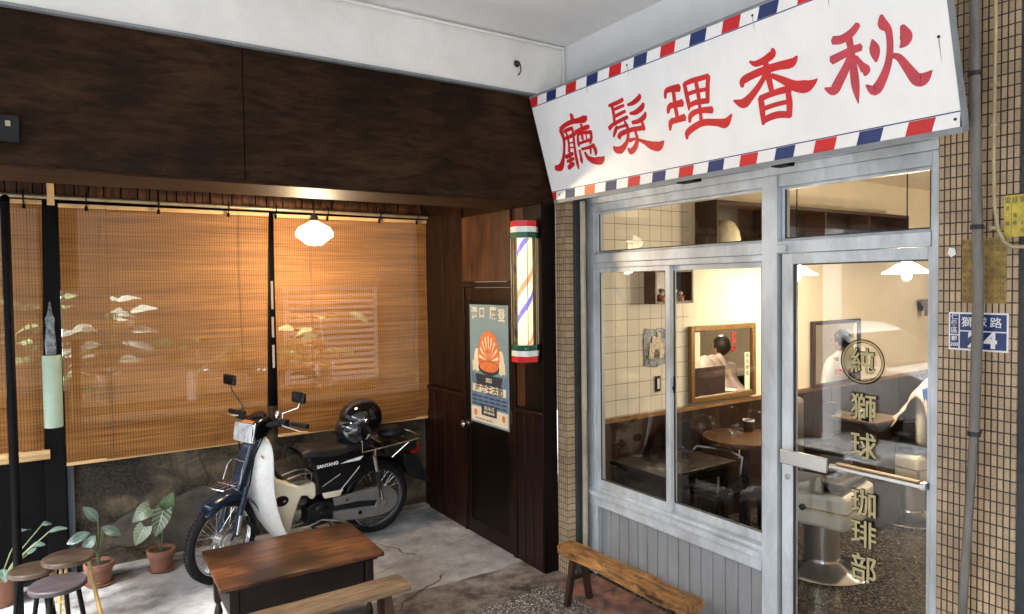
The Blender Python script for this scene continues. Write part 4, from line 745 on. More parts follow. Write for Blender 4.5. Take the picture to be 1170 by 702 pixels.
PS([[(-.26, -.05), (-.15, -.14), (.15, -.14), (.26, -.05), (.26, -.32), (-.26, -.32)]], PB, 'wave_field', .0004)
PS([circ(0, .07, .155, .19, 30, -20, 200)], PO, 'orange_dome', .0009)
PS([[(math.cos(R(a))*.03, .03+math.sin(R(a))*.03), (math.cos(R(a-4))*.14, .03+math.sin(R(a-4))*.19), (math.cos(R(a+4))*.14, .03+math.sin(R(a+4))*.19)] for a in range(10, 180, 20)], PW, 'rays', .0013)
PS([circ(0, -.02, .15, .055), [(-.2, -.075), (.2, -.075), (.17, -.15), (-.17, -.15)]], PD, 'dark_band', .0017)
PS([circ(0, -.01, .135, .04), circ(0, .105, .05, .02)], PO, 'orange_bowl', .0021)
PS([[(-.24, -.155), (.24, -.155), (.24, -.215), (-.24, -.215)], [(-.235, .02), (-.175, .05), (-.165, -.03), (-.23, -.06)], [(.17, .05), (.23, .03), (.235, -.05), (.18, -.05)]], PW, 'cream_band', .0025)
wv_ = []
for r_ in range(3):
    for q in range(6): wv_.append(circ(-.21+q*.084, -.265-.03*r_+.012, .040, .014, 10, 0, 180))
PS(wv_, PD, 'waves', .0009); PS([[(-.11, -.30), (.11, -.30), (.11, -.385), (-.11, -.385)]], PD, 'date_box', .0029)
tb = MB()
for ch, u, v, s in (('港', -.20, .385, .10), ('口', -.085, .39, .09), ('廩', .075, .39, .10), ('登', .19, .375, .10)): add_text(tb, ch, s, (-.003, -u, v), (0, -1, 0), (0, 0, 1), .002, .0003)
add_text(tb, '2023', .045, (-.0024, 0, -.115), (0, -1, 0), (0, 0, 1), .001, .0003); add_text(tb, '10.14-15', .042, (-.0034, 0, -.328), (0, -1, 0), (0, 0, 1), .001, .0003); add_text(tb, '基隆市東岸廣場', .022, (-.0034, 0, -.362), (0, -1, 0), (0, 0, 1), .0005, .0003)
tb.build('cream_lettering', PW, ps_, fix=False)
tb = MB(); add_text(tb, '海港生活節', .082, (-.003, 0, -.187), (0, -1, 0), (0, 0, 1), .0015, .0003); tb.build('title_lettering', PD, ps_, fix=False); tb = MB(); add_text(tb, '主辦單位 基隆市政府  協辦 海港生活', .016, (-.001, .08, -.42), (0, -1, 0), (0, 0, 1), 0, .0003); tb.build('dark_lettering', PD, ps_, fix=False)
PS([circ(-.2, -.375, .022, .026), circ(.2, -.375, .022, .026)], PO, 'round_seal', .0009)
# ------------------------------------------------------------------ table and benches outside
def turned_leg(x, y, h, z0=0):
    b = MB(); b.lathe([(.012, z0), (.017, z0+.01), (.021, z0+.03), (.015, z0+.045), (.010, z0+.055), (.018, z0+.075), (.024, z0+.105), (.015, z0+.14), (.011, z0+.15), (.020, z0+.165), (.020, z0+.17)], (x, y, 0), n=18)
    b.box((x-.022, y-.022, z0+.171), (x+.022, y+.022, h)); return b
tb_ = thing('low_table', 'low worn brown wooden table with turned legs in front of the motorcycle', 'table', (1.07, 3.93, 0)); tb_.rotation_euler = (0, 0, R(-1))
b = MB(); b.box((-.435, -.30, .424), (.435, .30, .45)); b.build('tabletop', MT['tabletop'], tb_, bevel=.006)
b = MB(); b.box((-.405, -.27, .404), (.405, .27, .4235)); b.build('moulding', MT['tabledark'], tb_, bevel=.005)
b = MB(); b.box((-.335, -.232, .235), (.335, -.212, .4035)).box((-.335, .212, .235), (.335, .232, .4035)).box((-.372, -.205, .235), (-.352, .205, .4035)).box((.352, -.205, .235), (.372, .205, .4035)).box((-.35, -.21, .225), (.35, .21, .234)); b.build('apron', MT['tabledark'], tb_, bevel=.003)
for sx in (-1, 1):
    for sy in (-1, 1): turned_leg(sx*.362, sy*.235, .4035).build('leg', MT['tabledark'], tb_, bevel=.002)
def rough_bench(name, label, mw, L_, W2, h, m, ml, splay=.06, th=.045, rough=.006):
    t = thing(name, label, 'bench', mw=mw); rnd = random.Random(3); P = []
    b = MB(); nx, ny = 26, 5; top = []; bot = []
    for i in range(nx+1):
        x = -L_/2+L_*i/nx; rt_, rb_ = [], []
        for j in range(ny+1):
            u = -1+2*j/ny; wob = noise.noise((x*3, u, 3.3))*rough*2
            y = u*(W2/2+noise.noise((x*4, u*2, 0))*rough*1.5)
            z = h+noise.noise((x*5, u*2, 7))*rough*.8-abs(u)**6*.006
            rt_.append(b.b.verts.new((x, y, z))); rb_.append(b.b.verts.new((x, y*.96, h-th+wob*.3)))
        top.append(rt_); bot.append(rb_)
    for i in range(nx):
        for j in range(ny): b.b.faces.new((top[i][j], top[i+1][j], top[i+1][j+1], top[i][j+1])); b.b.faces.new((bot[i][j], bot[i][j+1], bot[i+1][j+1], bot[i+1][j]))
        b.b.faces.new((top[i][0], bot[i][0], bot[i+1][0], top[i+1][0])); b.b.faces.new((top[i][ny], top[i+1][ny], bot[i+1][ny], bot[i][ny]))
    for i in (0, nx):
        for j in range(ny): b.b.faces.new((top[i][j], top[i][j+1], bot[i][j+1], bot[i][j]))
    b.build('seat_plank', m, t, bevel=.002, ang=50)
    for sx in (-1, 1):
        for sy in (-1, 1):
            b = MB(); b.bar((sx*(L_/2-.12), sy*W2*.25, h-th+.01), (sx*(L_/2-.12+splay), sy*(W2*.25+.055), 0.0), .038, .032, (1, 0, 0)); b.build('leg', ml, t, bevel=.003)
        MB().bar((sx*(L_/2-.10), -W2*.3, h*.45), (sx*(L_/2-.10), W2*.3, h*.45), .03, .022).build('cross_rail', ml, t, bevel=.002)
    return t
mwb = Matrix.Translation((2.625, 2.88, 0)) @ Matrix.Rotation(R(90+2), 4, 'Z')
rough_bench('long_bench', 'rough golden brown wooden bench against the shopfront boards', mwb, 1.02, .14, .335, MT['benchgold'], MT['benchleg'], .0, .055, .014)
mwf = Matrix.Translation((1.06, 3.375, 0)) @ Matrix.Rotation(R(1), 4, 'Z')
rough_bench('long_bench', 'pale greyish wooden bench in front of the low table', mwf, .90, .175, .38, MT['benchpale'], MT['benchleg'], .03, .035, .003)
# ------------------------------------------------------------------ stools
def stool(loc, label, r, h, mseat, mleg, a0, splay=.09, lr=.009, pair=False):
    t = thing('round_stool', label, 'stool', loc, 'round stools at the left edge'); b = MB()
    b.lathe([(0, h-.028), (r-.006, h-.028), (r, h-.022), (r, h-.006), (r-.006, h), (0, h+.0005)], n=44); b.build('round_seat', mseat, t)
    for k in range(4 if not pair else 3):
        a = R(a0+k*(90 if not pair else 120)); c, s_ = math.cos(a), math.sin(a)
        b = MB()
        if pair:
            for dd in (-.012, .012): b.tube([((r*.72)*c-s_*dd, (r*.72)*s_+c*dd, h-.03), ((r*.72+splay)*c-s_*dd*1.4, (r*.72+splay)*s_+c*dd*1.4, 0)], lr, 8)
            for z in (.1, .25): b.bar(((r*.72+splay*.7)*c-s_*.02, (r*.72+splay*.7)*s_+c*.02, z), ((r*.72+splay*.7)*c+s_*.02, (r*.72+splay*.7)*s_-c*.02, z), .01)
        else: b.tube([((r*.7)*c, (r*.7)*s_, h-.03), ((r*.7+splay)*c, (r*.7+splay)*s_, 0)], lr*1.3, 8)
        b.build('leg', mleg, t)
    return t
stool((.005, 4.60, 0), 'round stool with brown wooden seat and split bamboo legs, nearest the flower pots', .130, .45, MT['stoolbrown'], MT['bamboopole'], 15, .07, .008, True)
stool((-.045, 4.24, 0), 'round stool with greyish purple seat, nearest the viewer at lower left', .131, .44, MT['stoolpurple'], MT['black'], -20, .06, .009)
stool((-.165, 4.66, 0), 'round stool mostly hidden behind the two others, dark frame and brown top', .115, .40, MT['stoolbrown'], MT['black'], 40, .05, .009)
# ------------------------------------------------------------------ potted plants
def pot(t, r=.075, h=.125, mat=None):
    mat = mat or MT['terracotta']
    MB().lathe([(0, .012), (r*.70, .012), (r*.90, h*.72), (r*.92, h*.74), (r*1.02, h*.75), (r*1.04, h*.99), (r*1.02, h), (r*.90, h), (r*.86, h*.85), (0, h*.85)], n=32).build('clay_pot', mat, t)
    MB().lathe([(0, .001), (r*.85, .001), (r*1.05, .016), (r*1.02, .018), (r*.85, .008), (0, .008)], n=32).build('saucer', mat, t)
    b = MB(); b.lathe([(0, h*.87+.004), (r*.5, h*.88), (r*.87, h*.86), (r*.87, h*.855)], n=20); b.build('soil', MT['soil'], t)
LV = leaf_mat('leaf_pale_veins', (.018, .036, .014), (.30, .34, .20), .6); LP = leaf_mat('leaf_pale', (.07, .10, .055), (.24, .27, .18), .5); LS = leaf_mat('leaf_silver', (.05, .09, .075), (.24, .31, .27), .6, .35); LG = leaf_mat('leaf_green', (.03, .065, .02), (.10, .15, .05), .4)
def leafpart(t, base, tip_base, d, nrm, L_, W2, droop, mat, shape='heart', sr=.0035, fold=.18):
    s_ = MB(); a, e = Vector(base), Vector(tip_base); mid = (a+e)/2+Vector((0, 0, .25*(e-a).length*.3)); s_.tube([a, mid, e], sr, 6); st = s_.build('stem', MT['stem'], t)
    b = MB(); b.leaf(e, d, nrm, L_, W2, droop, fold, shape); b.build('leaf', mat, t, fix=False, ang=80)
p1 = thing('potted_plant', 'heart leaved plant with pale veins in a terracotta pot by the concrete wall', 'potted plant', (.545, 5.30, 0), 'terracotta pots on the floor'); pot(p1, .088, .15)
leafpart(p1, (0, 0, .13), (-.10, -.06, .34), (-.55, -.25, -.9), (-.3, -.9, .35), .13, .055, .1, LP)
leafpart(p1, (0, 0, .13), (-.06, .02, .44), (-.75, -.2, -.35), (-.1, -.8, .7), .13, .06, .35, LP)
leafpart(p1, (0, 0, .13), (.02, -.02, .42), (-.35, -.35, -.9), (-.2, -.95, .3), .18, .06, .05, LV)
leafpart(p1, (0, .0, .13), (.04, .03, .40), (.1, -.3, .6), (-.5, -.8, .2), .13, .06, .3, LG)
p2 = thing('potted_plant', 'plant with silvery lance shaped leaves in a terracotta pot behind the stools', 'potted plant', (.175, 5.28, 0), 'terracotta pots on the floor'); pot(p2, .088, .15)
for k, (tb2, d, L_) in enumerate((((-.05, -.02, .36), (-.9, -.3, -.15), .15), ((.0, 0, .42), (-.45, -.2, .8), .15), ((.02, -.02, .38), (.75, -.2, -.35), .15), ((-.02, -.04, .34), (-.6, -.3, -.6), .13), ((.03, .03, .33), (.5, .2, -.2), .15))):
    leafpart(p2, (0, 0, .13), tb2, d, (0, -.75, .6), L_*.85, .034, .3, LS, 'long', .003)
# ------------------------------------------------------------------ motorcycle (local x forward, y to its left, z up), leaning on its side stand
rear = Vector((2.051, 5.153, 0)); axv = Vector((-.9933, -.1157, 0)); sidev = Vector((.1157, -.9933, 0)); ln_ = R(5)
upv = Vector((0, 0, 1))*math.cos(ln_)+sidev*math.sin(ln_); latv = upv.cross(axv)
mb_w = Matrix(((axv.x, latv.x, upv.x, rear.x), (axv.y, latv.y, upv.y, rear.y), (axv.z, latv.z, upv.z, 0), (0, 0, 0, 1)))
bk = thing('motorcycle', 'black and white step through motorcycle with dark blue fork parked along the bamboo blinds', 'motorcycle', mw=mb_w)
ST = Matrix.Translation((.95, 0, 0)) @ Matrix.Rotation(R(24), 4, 'Z') @ Matrix.Translation((-.95, 0, 0))
def bb(mb, name, m, par=bk, steer=False, **k):
    if steer: bmesh.ops.transform(mb.b, matrix=ST, verts=mb.b.verts)
    return mb.build(name, m, par, **k)
def arc(c, r, a0, a1, n): return [(c[0]+r*math.cos(R(a0+(a1-a0)*i/n)), c[2]+r*math.sin(R(a0+(a1-a0)*i/n))) for i in range(n+1)]
def wheel(c, steer, seed):
    w = bb(MB().lathe([(0, -.045), (.03, -.045), (.045, -.035), (.045, .035), (.03, .045), (0, .045)], c, (0, 1, 0), 24).lathe([(0, .046), (.055, .046), (.06, .07), (.05, .078), (0, .08)], c, (0, 1, 0), 24), 'wheel', MT['steel'], bk, steer)
    t = MB(); t.torus(c, .2515, .0285, (0, 1, 0), 72, 14, 1.05)
    for k in range(72):      # tread blocks
        a = 2*math.pi*k/72; 
        for sg_ in (-1, 1):
            p = Vector(c)+Vector((math.cos(a)*.2795, sg_*.012, math.sin(a)*.2795)); q = Vector(c)+Vector((math.cos(a+.03)*.2755, sg_*.023, math.sin(a+.03)*.2755)); t.bar(p, q, .012, .004, (math.cos(a), 0, math.sin(a)))
    bb(t, 'tyre', MT['rubber'], w, steer)
    b = MB(); b.torus(c, .224, .0085, (0, 1, 0), 72, 10, 2.0); b.torus(c, .2265, .0035, (0, 1, 0), 72, 6).torus(Vector(c)+Vector((0, .019, 0)), .2265, .0035, (0, 1, 0), 72, 6).torus(Vector(c)+Vector((0, -.019, 0)), .2265, .0035, (0, 1, 0), 72, 6); bb(b, 'rim', MT['chrome'], w, steer)
    b = MB()
    for k in range(36):
        a = 2*math.pi*k/36; sgn = 1 if k % 2 else -1; off = .35*(1 if (k//2) % 2 else -1)
        b.tube([Vector(c)+Vector((.043*math.cos(a+off), .03*sgn, .043*math.sin(a+off))), Vector(c)+Vector((.219*math.cos(a), .004*sgn, .219*math.sin(a)))], .0017, 5)
    bb(b, 'spokes', MT['chrome'], w, steer)
    return w
RW = (0, 0, .281); FW = (1.236, 0, .281)
wheel(RW, False, 1); wheel(FW, True, 2)
# underbone frame
bb(MB().tube([(.90, 0, .80), (.82, 0, .62), (.70, 0, .48), (.52, 0, .42), (.45, 0, .50), (.30, 0, .66), (-.10, 0, .68)], .028, 12).tube([(.45, .05, .42), (.40, .07, .30), (0, .075, .281)], .014, 10).tube([(.45, -.05, .42), (.40, -.07, .30), (0, -.075, .281)], .014, 10), 'frame', MT['matteblack'])
# cream centre cover
pr_ = [(.905, .80), (.868, .74), (.855, .66), (.815, .60), (.74, .565), (.66, .525), (.56, .535), (.535, .52), (.528, .43), (.56, .40), (.60, .44), (.64, .45), (.665, .40), (.69, .32), (.72, .20), (.78, .17), (.84, .25), (.93, .47), (.96, .66), (.955, .78)]
cc = bb(MB().prism(pr_, (0, .082, 0), (1, 0, 0), (0, 0, 1), .164), 'centre_cover', MT['cream'], bevel=.016, ang=60)
el_ = MB()
for sd_ in (1, -1):
    el_.lathe([(0, 0), (.062, 0), (.060, .004), (.048, .0045), (.046, .001), (0, .001)], (0, 0, 0), (0, sd_, 0), 28)
bmesh.ops.transform(el_.b, matrix=Matrix.Diagonal((.85, 1, .62, 1)), verts=el_.b.verts)
for v in el_.b.verts: v.co += Vector((.794, .0825 if v.co.y > 0 or False else -.0865, .446)) if False else Vector((.794, (.083 if v.co.y >= -.0001 else -.083), .446))
bb(el_, 'side_vent', MT['gloss'], cc)
bb(MB().lathe([(0, 0), (.010, 0), (.010, .006), (0, .007)], (.775, .0865, .446), (0, 1, 0), 12), 'lock', MT['chrome'], cc)
bb(MB().box((.60, -.06, .545), (.74, .06, .56)).tube([(.56, .05, .53), (.56, .05, .60), (.64, .05, .605), (.74, .05, .585)], .006, 8).tube([(.56, -.05, .53), (.56, -.05, .60), (.64, -.05, .605), (.74, -.05, .585)], .006, 8).tube([(.56, .05, .60), (.56, -.05, .60)], .006, 8), 'step_carrier', MT['steel'], cc)
# white leg shield: two curved wings
rows = [(.912, .925, .905, .06), (.885, .958, .895, .10), (.82, .99, .888, .125), (.74, 1.015, .885, .135), (.64, 1.025, .885, .138), (.54, 1.015, .88, .138), (.44, .985, .862, .136), (.34, .94, .835, .132), (.25, .885, .80, .128), (.17, .825, .76, .12), (.12, .785, .74, .10)]
P = []
for z, sf_, so_, w in rows:
    row = []
    for i in range(-10, 11):
        a = i/10; aa = abs(a); lip = .018*max(0, aa-.82)/.18
        row.append(Vector((sf_-(sf_-so_)*aa**1.5-.012*(1-min(1, aa*5))*0-lip, w*a, z)))
    P.append(row)
ls = MB(); ls.grid(P); lsh = bb(ls, 'leg_shield', MT['whitegloss'], solid=.007, sub=1, ang=80, fix=False)
sp2 = MB(); add_text(sp2, '三陽', .022, (.942, .115, .80), (0, -1, .0), (.15, 0, 1), .0005, .001); bb(sp2, 'red_emblem', MT['red'], lsh, fix=False)
bb(MB().grid([[Vector((.93-.02*abs(i/4), .035*i/4*1, .80-j*.04+.0)) for i in range(-4, 5)] for j in range(3)]), 'inner_cover', MT['cream'], lsh, solid=.006, fix=False)
# steering column and fork (dark blue)
bb(MB().prism([(.93, .935), (1.0, .935), (1.045, .86), (1.10, .72), (1.15, .60), (1.17, .545), (1.11, .52), (1.075, .58), (1.02, .72), (.975, .84)], (0, .048, 0), (1, 0, 0), (0, 0, 1), .096), 'fork_cover', MT['navy'], steer=True, bevel=.016, ang=60)
for s_ in (-1, 1):
    fk = bb(MB().tube([(1.09, .066*s_, .62), (1.165, .068*s_, .40), (1.195, .068*s_, .31)], .021, 12).tube([(1.195, .068*s_, .335), (1.236, .066*s_, .281)], .017, 10), 'fork_leg', MT['navy'], steer=True)
    bb(MB().tube([(1.155, .082*s_, .44), (1.185, .085*s_, .32)], .013, 10).lathe([(0, 0), (.014, 0), (.014, .012), (0, .014)], (1.236, .078*s_, .281), (0, s_, 0), 12), 'shock', MT['steel'], fk, steer=True)
# front mudguard
fm = MB(); P = []
for i in range(17):
    a = R(62+i*6.0); wd = .062 if 0 < i < 16 else .05; P.append([Vector((FW[0]+math.cos(a)*(.318-.030*abs(u)**2.2), wd*u, FW[2]+math.sin(a)*(.318-.030*abs(u)**2.2))) for u in [-1+j/4 for j in range(9)]])
fm.grid(P); bb(fm, 'front_mudguard', MT['navy'], steer=True, solid=.004, fix=False, ang=80)
bb(MB().prism([(1.10, .60), (1.24, .60), (1.33, .55), (1.40, .50), (1.37, .485), (1.22, .545), (1.12, .53)], (0, .055, 0), (1, 0, 0), (0, 0, 1), .11), 'mudguard_fairing', MT['navy'], steer=True, bevel=.012, ang=60)
bb(MB().prism([(1.02, .33), (1.05, .36), (.97, .22), (.93, .24)], (0, .05, 0), (1, 0, 0), (0, 0, 1), .1), 'mud_flap', MT['matteblack'], steer=True, bevel=.004)
# front carrier
fc = MB(); z0 = .655
fc.tube([(1.13, .07, z0+.10), (1.16, .08, z0), (1.29, .075, z0-.005), (1.31, 0, z0), (1.29, -.075, z0-.005), (1.16, -.08, z0), (1.13, -.07, z0+.10)], .0042, 8).tube([(1.13, .07, z0+.1), (1.10, .06, z0+.135), (1.10, -.06, z0+.135), (1.13, -.07, z0+.1)], .0042, 8)
for y in (-.035, 0, .035): fc.tube([(1.14, y, z0+.002), (1.305-abs(y)*.2, y, z0)], .003, 6)
fc.tube([(1.22, .078, z0), (1.10, .06, .56)], .004, 8).tube([(1.22, -.078, z0), (1.10, -.06, .56)], .004, 8); fc.tube([(1.2, .08, z0), (1.2, -.08, z0)], .0035, 6); bb(fc, 'front_carrier', MT['chrome'], steer=True)
# headlight unit and handlebar cover
hu = bb(MB().prism([(.86, 1.035), (.90, 1.065), (.975, 1.055), (1.03, 1.03), (1.045, .925), (1.01, .905), (.93, .925), (.87, .97)], (0, .085, 0), (1, 0, 0), (0, 0, 1), .17), 'headlight_housing', MT['gloss'], steer=True, bevel=.016, ang=60)
lens = MB(); LM = Matrix.Translation((1.042, 0, .972)) @ Matrix.Rotation(R(-8), 4, 'Y'); lens.box((-.012, -.092, -.068), (.014, .092, .070), LM); bb(lens, 'headlight', MT['chrome'], hu, steer=True, bevel=.01)
gl2 = MB(); P = [[LM @ Vector((.0155+.014*(1-(u*u+v*v)*.5), .084*u, .062*v)) for u in [-1+i/4 for i in range(9)]] for v in [-1+j/3 for j in range(7)]]
gl2.grid(P); bb(gl2, 'headlight_lens', M('ribbed_headlight_lens', (.55, .58, .60), .12, .35, var=.35, scale=30, stretch=(1, 1, .35), bump=.6, bscale=90, coat=1), hu, steer=True, fix=True)
bb(MB().box((1.0, -.045, 1.036), (1.035, .045, 1.046)), 'position_lamp', M('amber_lens', (.6, .2, .03), .2, coat=.5), hu, steer=True, bevel=.003)
bb(MB().lathe([(0, .0), (.055, .0), (.058, .02), (.045, .032), (0, .036)], (.925, 0, 1.045), (.25, 0, 1), 28), 'speedometer', MT['gloss'], hu, steer=True)
hbm = MB()
for s_ in (-1, 1): hbm.tube([(.93, 0, 1.0), (.93, .09*s_, 1.01), (.89, .19*s_, 1.035), (.845, .34*s_, 1.025)], .011, 10)
hbar = bb(hbm, 'handlebar', MT['matteblack'], steer=True)
for s_ in (-1, 1):
    bb(MB().tube([(.868, .255*s_, 1.032), (.845, .34*s_, 1.025), (.838, .37*s_, 1.024)], [.016, .0165, .018], 14), 'grip', MT['rubber'], hbar, steer=True)
    sw = MB().box((.87, min(.17*s_, .235*s_), 1.005), (.915, max(.17*s_, .235*s_), 1.06)).tube([(.93, .09*s_, 1.01), (.90, .17*s_, 1.03)], .02, 10); bb(sw, 'switch_box', MT['matteblack'], hbar, steer=True, bevel=.006)
    bb(MB().tube([(.905, .20*s_, 1.028), (.94, .24*s_, 1.03), (.935, .33*s_, 1.02), (.915, .385*s_, 1.005)], [.006, .0065, .005, .006], 8), 'lever', MT['steel'], hbar, steer=True)
    top = (.90, .285*s_, 1.20) if s_ < 0 else (.86, .30*s_, 1.15)
    mr_ = bb(MB().tube([(.89, .19*s_, 1.045), (.89, .19*s_, 1.10), top, (top[0], top[1]+.012*s_, top[2]+.035)], .005, 8), 'mirror_stem', MT['blackmetal'] if s_ < 0 else MT['chrome'], hbar, steer=True)
    mm = MB(); c_ = Vector((top[0]+.005, top[1]+.012*s_, top[2]+.075)); mm.box((c_.x-.010, c_.y-.058, c_.z-.038), (c_.x+.018, c_.y+.058, c_.z+.038)); bb(mm, 'mirror', MT['gloss'], hbar, steer=True, bevel=.012)
bb(MB().lathe([(0, 0), (.018, 0), (.022, .02), (.014, .045), (0, .05)], (.88, .13, 1.06), (0, .1, 1), 14), 'bell', MT['chrome'], hbar, steer=True)
bb(MB().tube([(.90, .15, 1.02), (1.0, .13, .96), (1.02, .06, .80), (1.05, .05, .6)], .005, 6).tube([(.90, -.15, 1.02), (1.0, -.13, .97), (1.03, -.05, .80)], .005, 6), 'cable', MT['black'], hbar, steer=True)
# engine
en = bb(MB().lathe([(0, 0), (.072, 0), (.085, .015), (.085, .12), (.07, .135), (0, .14)], (.49, -.08, .285), (0, 1, 0), 28).prism([(.38, .36), (.50, .38), (.58, .34), (.60, .22), (.54, .19), (.42, .20)], (0, .075, 0), (1, 0, 0), (0, 0, 1), .15), 'engine', MT['matteblack'], bevel=.008)
fin = MB()
for k in range(7): fin.lathe([(0, 0), (.062, 0), (.062, .006), (0, .006)], (.645+k*.013, 0, .298), (1, 0, .08), 20)
fin.lathe([(0, 0), (.045, 0), (.045, .13), (0, .13)], (.63, 0, .297), (1, 0, .08), 20).lathe([(0, 0), (.055, 0), (.05, .03), (0, .035)], (.735, 0, .305), (1, 0, .08), 20); bb(fin, 'cylinder', MT['steel'], en)
bb(MB().lathe([(0, 0), (.080, 0), (.078, .018), (.06, .03), (0, .032)], (.49, .062, .29), (0, 1, 0), 28).lathe([(0, 0), (.022, 0), (.02, .01), (0, .012)], (.49, .094, .29), (0, 1, 0), 16).prism([(.39, .36), (.55, .38), (.60, .35), (.575, .25), (.50, .205), (.41, .215)], (0, .088, 0), (1, 0, 0), (0, 0, 1), .025), 'engine_cover', MT['gloss'], en, bevel=.006)
bb(MB().lathe([(0, 0), (.035, 0), (.04, .02), (.035, .05), (0, .06)], (.62, .03, .385), (.2, .4, .3), 20).tube([(.60, .03, .40), (.55, .03, .47), (.5, .02, .5)], .018, 10), 'carburettor', MT['matteblack'], en)
bb(MB().tube([(.73, -.01, .25), (.74, -.06, .17), (.65, -.13, .15), (.40, -.14, .17), (.2, -.15, .20)], .015, 12).tube([(.25, -.15, .20), (.20, -.15, .205), (-.20, -.16, .235), (-.26, -.16, .24)], [.018, .036, .038, .025], 16), 'exhaust', MT['chrome'])
bb(MB().tube([(.56, -.21, .20), (.56, -.05, .20), (.56, .05, .20), (.56, .21, .20)], .009, 10).tube([(.56, .14, .20), (.56, .235, .2)], .018, 12).tube([(.56, -.14, .20), (.56, -.235, .2)], .018, 12), 'foot_rests', MT['rubber'])
bb(MB().tube([(.50, .11, .25), (.60, .13, .235), (.68, .13, .23)], .006, 8).tube([(.68, .12, .23), (.68, .17, .23)], .011, 8).tube([(.50, .11, .25), (.40, .13, .23), (.37, .13, .22)], .006, 8), 'gear_pedal', MT['steel'])
bb(MB().tube([(.44, .09, .22), (.36, .17, .07), (.33, .185, .008)], .009, 8).lathe([(0, 0), (.02, 0), (.02, .005), (0, .006)], (.33, .185, .002), n=12), 'side_stand', MT['blackmetal'])
bb(MB().tube([(.40, .09, .2), (.24, .10, .14), (.12, .12, .12), (.1, .14, .14)], .009, 8).tube([(.40, -.09, .2), (.24, -.10, .14), (.12, -.12, .12)], .009, 8), 'main_stand', MT['blackmetal'])
# chain case
grey = M('chain_case_grey', (.17, .17, .165), .38, .3, var=.12, scale=8, dirt=.25)
ck = [(.40, .392), (.22, .40), (.08, .405), (.0, .40), (-.07, .383), (-.125, .335), (-.14, .281), (-.125, .225), (-.08, .19), (-.01, .172), (.10, .178), (.25, .19), (.40, .205), (.40, .285), (.20, .275), (.06, .255), (.04, .30), (.20, .325), (.40, .33)]
cs = bb(MB().prism(ck, (0, .108, 0), (1, 0, 0), (0, 0, 1), .034), 'chain_case', grey, bevel=.006, ang=60)
bb(MB().prism([(.40, .322), (.40, .292), (.10, .262), (.02, .235), (-.06, .25), (-.03, .33), (.06, .345), (.2, .33)], (0, .098, 0), (1, 0, 0), (0, 0, 1), .026), 'swing_arm', MT['matteblack'], bevel=.004)
bb(MB().lathe([(0, 0), (.016, 0), (.016, .004), (0, .004)], (.19, .1085, .235), (0, 1, 0), 14).lathe([(0, 0), (.008, 0), (.008, .006), (0, .008)], (.30, .1085, .36), (0, 1, 0), 10), 'inspection_plug', MT['black'], cs)
for s_ in (-1, 1):
    sh = bb(MB().tube([(.085, .125*s_, .665), (.062, .127*s_, .55)], .022, 14).tube([(.062, .127*s_, .55), (.012, .13*s_, .31)], .012, 12).lathe([(0, -.012), (.02, -.012), (.02, .012), (0, .012)], (.006, .13*s_, .285), (0, s_, 0), 14), 'rear_shock', MT['chrome'])
    bb(MB().tube([(.060+(-.044)*t/60, .127*s_+.0, .54-.21*t/60) for t in range(61)], .0145, 8), 'spring_cover', MT['blackmetal'], sh)
# side covers, seat, lettering
scv = [(.615, .765), (.20, .735), (.10, .70), (.06, .60), (.15, .52), (.24, .46), (.36, .43), (.46, .41), (.53, .44), (.54, .54), (.56, .64), (.60, .70)]
sc_ = bb(MB().prism(scv, (0, .105, 0), (1, 0, 0), (0, 0, 1), .21), 'side_cover', MT['gloss'], bevel=.02, ang=60)
tx = MB(); add_text(tx, 'SANYANG', .034, (.46, .1062, .655), (-1, 0, .05), (.05, 0, 1), .0012, .0006, sx=1.05); tx.prism([(.04, -.008), (.20, -.016), (.23, .012), (.10, .004)], (.40, .1058, .652), (-1, 0, .06), (.06, 0, 1), .0008)
bb(tx, 'white_lettering', MT['white'], sc_, fix=False)
bb(MB().tube([(.20, .107, .60), (.30, .109, .50), (.36, .109, .44)], .0035, 6).tube([(.50, .107, .50), (.36, .109, .57)], .0035, 6), 'trim_line', MT['chrome'], sc_)
bb(MB().prism([(.33, .445), (.50, .45), (.48, .405), (.36, .40)], (0, .108, 0), (1, 0, 0), (0, 0, 1), .01), 'foot_guard', MT['cream'], sc_, bevel=.003)
st = MB(); P = []
for i in range(15):
    u = i/14; x = .655-.56*u; w = .075+.055*math.sin(math.pi*min(1, .25+u*.6)); zt = .805+.012*math.cos(u*7)-.012*(1-u)
    row = []
    for j in range(13):
        a = math.pi*j/12; row.append(Vector((x-(.02 if i == 14 else 0), w*math.cos(a), zt-.065+.065*math.sin(a)**.6+(-.028 if i in (0, 14) else 0)*math.sin(a))))
    P.append(row)
st.grid(P); v0 = [st.b.verts.new(P[0][6]+Vector((0.005, 0, -.03)))]
st.box((.11, -.10, .725), (.64, .10, .745)); bb(st, 'seat', MT['vinyl'], ang=60)
